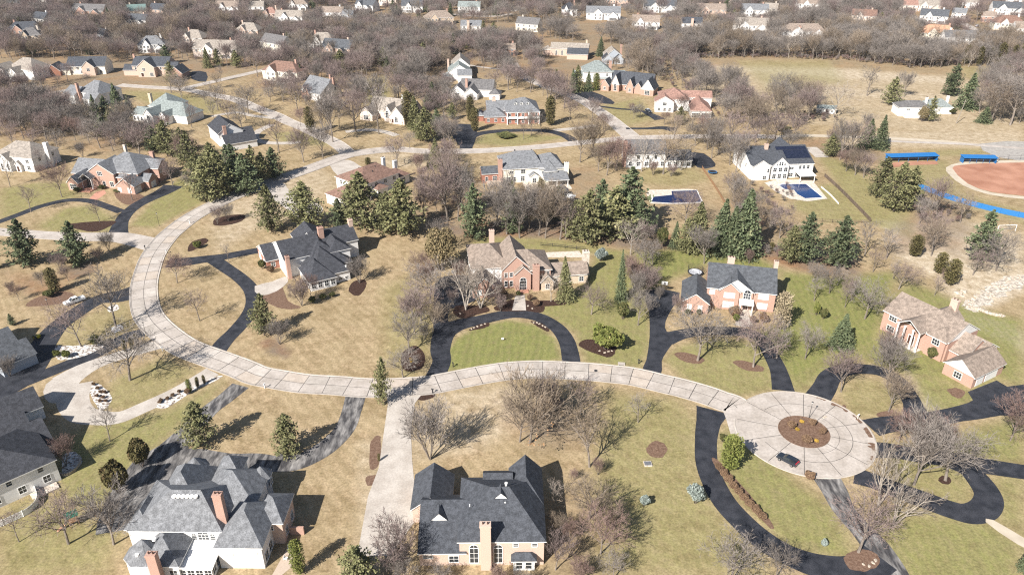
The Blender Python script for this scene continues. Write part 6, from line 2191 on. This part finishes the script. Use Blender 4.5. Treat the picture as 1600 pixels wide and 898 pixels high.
# ball field
def dugout(label, u1, v1, u2, v2, dep, open_=True):
    a, b = Vector(gp(u1, v1)[:2]), Vector(gp(u2, v2)[:2]); d = b-a; L_ = d.length; r_ = tag(empty('dugout', a.x, a.y, 0, math.atan2(d.y, d.x)), label, 'dugout')
    m = MB(); m.box(0, L_, dep-.15, dep, 0, 2.3); m.box(0, .15, 0, dep-.15, 0, 2.3); m.box(L_-.15, L_, 0, dep-.15, 0, 2.3); m.build('walls', M['blue_panel'], r_)
    m = MB(); m.v += [(-.3,-.5,2.45),(L_+.3,-.5,2.45),(L_+.3,dep+.3,2.75),(-.3,dep+.3,2.75),(-.3,-.5,2.6),(L_+.3,-.5,2.6),(L_+.3,dep+.3,2.9),(-.3,dep+.3,2.9)]
    for f in ((4,5,6,7),(3,2,1,0),(0,1,5,4),(1,2,6,5),(2,3,7,6),(3,0,4,7)): m.f.append(f); m.m.append(0)
    m.build('roof', M['blue_panel'], r_); m = MB(); m.box(.6, L_-.6, dep-.9, dep-.5, .4, .48); m.box(.6, L_-.6, dep-.5, dep-.42, .48, .9); m.build('bench', M['metal'], r_)
    m = MB(); m.box(.15, L_-.15, .05, .12, 0, .75) if not open_ else None
    for i in range(6): xx = .1+(L_-.2)*i/5; m.tube((xx,0,0),(xx,0,2.45),.06,.06,6)
    m.build('front_rail', M['blue_panel'], r_)
dugout('long blue dugout left of the clay infield', 1388, 254, 1464, 252, 3.2); dugout('shorter blue dugout behind the clay infield with dark open front', 1504, 255, 1556, 256, 3.0, True)
def panel_fence(name, label, pts, h, mat, cat='fence', post=None, gap=3.0, th=.06, rail=False, z0=.05):
    P = smooth([p[:2] for p in px(pts)], n=4); r_ = tag(empty(name, P[0].x, P[0].y, 0, 0), label, cat); o = P[0]; m = MB(); pm = MB(); acc = 9
    for a, b in zip(P, P[1:]):
        d = (b-a).normalized(); n = Vector((-d.y, d.x))*th/2; a_, b_ = a-o, b-o
        for za, zb in ([(z0, h)] if not rail else [(h*.36, h*.36+.12), (h*.8, h*.8+.12)]):
            q = [a_-n, b_-n, b_+n, a_+n]; k = len(m.v); m.v += [(*p, za) for p in q] + [(*p, zb) for p in q]
            for f in ((4,5,6,7),(0,1,5,4),(1,2,6,5),(2,3,7,6),(3,0,4,7)): m.f.append(tuple(k+i for i in f)); m.m.append(0)
        acc += (b-a).length
        if acc > gap:
            acc = 0; pm = MB(); pm.box(a_.x-.07, a_.x+.07, a_.y-.07, a_.y+.07, 0, h+.12); pm.build('post', M[post or mat], r_)
    m.build('rail' if rail else 'panel', M[mat], r_)
panel_fence('outfield_fence', 'long blue outfield fence curving round the ball field', "1428,292 1450,300 1480,311 1510,320 1540,328 1570,335 1600,341 1660,352", 2.1, 'blue_panel', gap=5)
panel_fence('pool_fence', 'dark fence running along the pool yard to its corner', "1288,276 1310,296 1336,322 1360,347", 1.5, 'timber')
panel_fence('pool_fence', 'low dark rail fence closing the bottom of the pool yard', "1272,346 1300,348 1330,349 1358,348", 1.3, 'timber', rail=True)
panel_fence('timber_fence', 'rust brown fence below the asphalt court of the orange chimneyed house', "1097,264 1108,280 1120,298 1134,322", 1.3, 'rusttimber')
panel_fence('white_fence', 'white deck fence behind the white siding house at lower left', "52,758 61,782 48,800 25,812 0,823 -20,831", 1.5, 'trim')
panel_fence('patio_fence', 'thin black fence behind the central house', "845,384 870,386 895,389 915,391", 1.2, 'black', rail=True)
panel_fence('retaining_wall', 'curved white garden wall beside the mauve shrub at lower left', "94,742 104,743 118,735 126,722 124,714", .7, 'rock', cat='wall', th=.35, gap=99)
panel_fence('pool_wall', 'low white wall beside the angular pool', "1283,293 1297,305 1310,319", .5, 'trim', cat='wall', th=.25, gap=99)
panel_fence('field_fence', 'pale chain fence right of the shorter dugout', "1560,252 1580,250 1600,250 1640,252", 2.2, 'metal', rail=True, gap=4)
area('patio', "838,395 905,392 912,402 850,402", M['stone'], n=0)
x, y = gp(1558, 362)[:2]; x2, y2 = gp(1586, 361)[:2]; r_ = tag(empty('goal', x, y, 0, math.atan2(y2-y, x2-x)), 'white soccer goal below the blue outfield fence', 'goal')
L_ = math.hypot(x2-x, y2-y); m = MB(); m.tube((0,0,0),(0,0,2.4),.09,.09,8); m.tube((L_,0,0),(L_,0,2.4),.09,.09,8); m.tube((0,0,2.4),(L_,0,2.4),.09,.09,8); m.build('goal_frame', M['trim'], r_)
m = MB()
for i in range(9): xx = L_*i/8; m.tube((xx,0,2.4),(xx,1.6,.02),.02,.02,3)
for k in range(5): m.tube((0,1.6*k/4,2.4*(1-k/4)+.02),(L_,1.6*k/4,2.4*(1-k/4)+.02),.02,.02,3)
m.build('goal_net', M['mat_white'], r_)
x, y = gp(1494, 193)[:2]; r_ = tag(empty('utility_pole', x, y, 0, 0), 'tall pale utility pole beside the white ranch house', 'pole')
m = MB(); m.tube((0,0,0),(1.6,0,12),.2,.13,8); m.build('pole', M['bark_pale'], r_); m = MB(); m.tube((.6,0,11),(2.4,0,11.1),.07,.07,5); m.build('crossarm', M['bark_pale'], r_)

# gazebo and white canopy behind the cream house
x, y = gp(877, 306)[:2]; r_ = tag(empty('gazebo', x, y, 0, .2), 'round gazebo with grey pointed roof beside the cream house terrace', 'gazebo')
m = MB(); m.lathe([(3.0,2.5),(2.95,2.6),(1.4,4.0),(.1,5.0)], 8); m.build('roof', M['stonegrey'], r_); m = MB(); m.lathe([(2.8,0),(2.8,.2)], 8); m.build('floor_deck', M['deck'], r_)
for i in range(8): t = 6.2832*i/8; m = MB(); m.tube((2.6*math.cos(t),2.6*math.sin(t),.2),(2.6*math.cos(t),2.6*math.sin(t),2.5),.08,.08,6); m.build('post', M['trim'], r_)
x, y = gp(891, 315)[:2]; r_ = tag(empty('canopy_tent', x, y, 0, .3), 'small white canopy tent below the gazebo', 'tent')
m = MB(); m.lathe([(2.4,2.1),(2.4,2.3),(.1,3.2)], 4); m.build('canopy', M['trim'], r_)
for a in (-1.6,1.6):
    for b in (-1.6,1.6): m = MB(); m.tube((a*.0+1.65*(a>0)-1.65*(a<0) if b>0 else 0, 0, 0) if False else (a,b,0),(a*.7,b*.7,2.2),.05,.05,5); m.build('leg', M['metal'], r_)

# boulders and white bed stones
def rock(x, y, s, label, group, mat='rock', name='boulder'):
    bm = bmesh.new(); bmesh.ops.create_icosphere(bm, subdivisions=2, radius=1)
    for v in bm.verts: v.co *= 1 + .28*math.sin(v.co.x*3.1+x)*math.cos(v.co.y*2.7+y) + rt.uniform(-.06,.06)
    for v in bm.verts: v.co.z = max(-.2, v.co.z*.62)
    me = bpy.data.meshes.new(name); bm.to_mesh(me); bm.free(); me.materials.append(M[mat])
    s *= .75; o = inst(name, me, None, (x, y, .12*s), rt.uniform(0, 6.28), (s*1.2, s*.9, s)); tag(o, label, 'rock', group)
for i, (u, v, s) in enumerate(((1512,479,1.0),(1519,481,.9),(1526,483,1.2),(1533,485,1.0),(1540,488,1.3),(1547,490,1.1),(1554,492,1.2),(1561,493,1.2),(1567,494,.9),(1497,459,1.5),(1506,456,1.2),(1503,463,1.0))):
    rock(*gp(u, v)[:2], s, 'pale boulder in the ragged row behind the brick portico house', 'boulders behind the portico house')
for pts, lab in (("737,514 741,512 746,510 752,508 758,506", 'white stone edging the left end of the oval green lawn'), ("834,504 839,504 843,506 848,509 852,511", 'white stone edging the right end of the oval green lawn'), ("937,548 945,551 951,549 956,548", 'white stone in the mulch below the big juniper'), ("634,566 641,570 650,567 648,573", 'white stone around the golden shrub in its mulch bed'), ("719,490 825,478 832,482", 'white stone in the front beds of the central house'), ("1349,881 1358,884 1364,879 1368,875", 'white stone at the tip of the brown mulch between old drives'), ("1287,652 1290,651", 'pale stone on the mulch island')):
    for p in px(pts): rock(p[0], p[1], .42, lab, lab.replace('white stone', 'white stones'), name='garden_stone')
cb = px("1505,476 1520,462 1550,446 1600,424 1600,446 1560,462 1530,484"); cb = [q[:2] for q in cb]; k = 0
while k < 34:
    p = (rt.uniform(min(q[0] for q in cb), max(q[0] for q in cb)), rt.uniform(min(q[1] for q in cb), max(q[1] for q in cb)))
    if inside(p, cb): k += 1; rock(p[0], p[1], rt.uniform(.4, 1.1), 'grey-tan rubble stone in the dry creek bed', 'rubble in the creek bed')
# patio chairs
for i, (u, v, l) in enumerate(((452, 858, 'white patio chair nearer the wall of the turreted white house'), (447, 874, 'white patio chair beside the dark cedar'))):
    x, y = gp(u, v)[:2]; r_ = tag(empty('patio_chair', x, y, .06, i*1.3), l, 'chair'); m = MB(); m.box(-.3,.3,-.3,.3,.38,.44); m.build('seat', M['trim'], r_); m = MB(); m.box(-.3,.3,.26,.32,.44,.95); m.build('backrest', M['trim'], r_)
    for a in (-.26,.26):
        for b in (-.26,.26): m = MB(); m.tube((a,b,0),(a,b,.38),.03,.03,5); m.build('leg', M['trim'], r_)
area('patio', "425,898 452,850 470,856 462,880 440,898", M['deck'], n=0)

for u, v, l in ((931, 579, 'dark manhole cover in the street above the bare trees'), (584, 238, 'dark manhole cover at the upper street junction'), (330, 330, 'dark manhole cover on the upper bend')):
    x, y = gp(u, v)[:2]; r_ = tag(empty('manhole_cover', x, y, .05, 0), l, 'manhole cover'); m = MB(); m.lathe([(.5,0),(.5,.012)], 20); m.build('ring', M['metal'], r_); m = MB(); m.lathe([(.42,0),(.42,.02)], 20); m.build('cover', M['black'], r_)
# ------------------------------------------------------------------ labels for the trees: what each one stands beside
def name_trees():
    used = {}
    for kind, x, y, o in TREES:
        if o.get('label'): continue
        best = min(LANDMARKS, key=lambda l: (l[1]-x)**2 + (l[2]-y)**2)
        dx, dy = x-best[1]-8, y-best[2]-6
        rel = ('right of' if dx > 0 else 'left of') if abs(dx) > abs(dy) else ('behind' if dy > 0 else 'in front of')
        used.setdefault((WORD[kind], rel, best[0]), []).append((dx*dx+dy*dy, o, dx, dy))
    ORD = ['nearest', 'second nearest', 'third nearest', 'fourth nearest', 'fifth nearest', 'sixth nearest', 'seventh nearest', 'eighth nearest', 'ninth nearest', 'tenth nearest', 'eleventh nearest', 'twelfth nearest']
    for (wd, rel, lm), L in used.items():
        L.sort(key=lambda q: q[0])
        for i, (_, o, dx, dy) in enumerate(L):
            o['label'] = f"{wd} {rel} {lm}" if len(L) == 1 else (f"{ORD[i]} {wd} {rel} {lm}" if i < 12 else f"{wd} well {rel} {lm}")
            o['group'] = wd + 's around the houses'
name_trees()
# ------------------------------------------------------------------ light and camera
SUN_AZ, SUN_EL = 232.0, 39.0            # azimuth of the sun measured from +x (it stands behind the camera, to the left)
w = bpy.data.worlds.new('World'); SC.world = w; w.use_nodes = True
wn = w.node_tree; sky = wn.nodes.new('ShaderNodeTexSky'); sky.sky_type = 'NISHITA'; sky.sun_disc = False
sky.sun_elevation = R(SUN_EL); sky.sun_rotation = R(90 - SUN_AZ); sky.air_density = 1.0; sky.dust_density = 1.0
wn.links.new(sky.outputs[0], wn.nodes['Background'].inputs[0]); wn.nodes['Background'].inputs[1].default_value = .058
ld = bpy.data.lights.new('sun', 'SUN'); ld.energy = 5.0; ld.angle = R(.5); ld.color = (1, .95, .88)
lo_ = bpy.data.objects.new('sun', ld); COL.objects.link(lo_)
d = Vector((math.cos(R(SUN_AZ))*math.cos(R(SUN_EL)), math.sin(R(SUN_AZ))*math.cos(R(SUN_EL)), math.sin(R(SUN_EL))))
lo_.rotation_euler = d.to_track_quat('Z', 'Y').to_euler(); lo_.location = (-60, 60, 150)

cd = bpy.data.cameras.new('camera'); cam = bpy.data.objects.new('camera', cd); COL.objects.link(cam)
cd.sensor_width = 36; cd.lens = 36*FPX/1600; cd.clip_start = 1; cd.clip_end = 9000
cam.location = (0, 0, CAM_H); cam.rotation_euler = (R(90 - PITCH), 0, 0); SC.camera = cam
vs_ = SC.view_settings; vs_.view_transform = 'Standard'; vs_.look = 'None'; vs_.gamma = 1; vs_.exposure = .90; vs_.use_curve_mapping = False
HAZE = .00006
if HAZE:
    hm, nt, b, N, L = new_mat('haze'); nt.nodes.remove(b); pv = N('ShaderNodeVolumePrincipled'); pv.inputs['Density'].default_value = HAZE
    pv.inputs['Color'].default_value = (.80, .86, .95, 1); pv.inputs['Anisotropy'].default_value = .2; L(pv.outputs[0], nt.nodes['Material Output'].inputs['Volume'])
    m = MB(); m.box(-2700, 2700, -500, 4100, -1, 118); tag(m.build('haze', hm), kind='stuff')
    SC.cycles.volume_bounces = 0
SC.cycles.max_bounces = 5; SC.cycles.diffuse_bounces = 2; SC.cycles.glossy_bounces = 2; SC.cycles.transparent_max_bounces = 4
SC.cycles.use_denoising = False; SC.cycles.pixel_filter_type = 'BLACKMAN_HARRIS'; SC.cycles.filter_width = 1.2
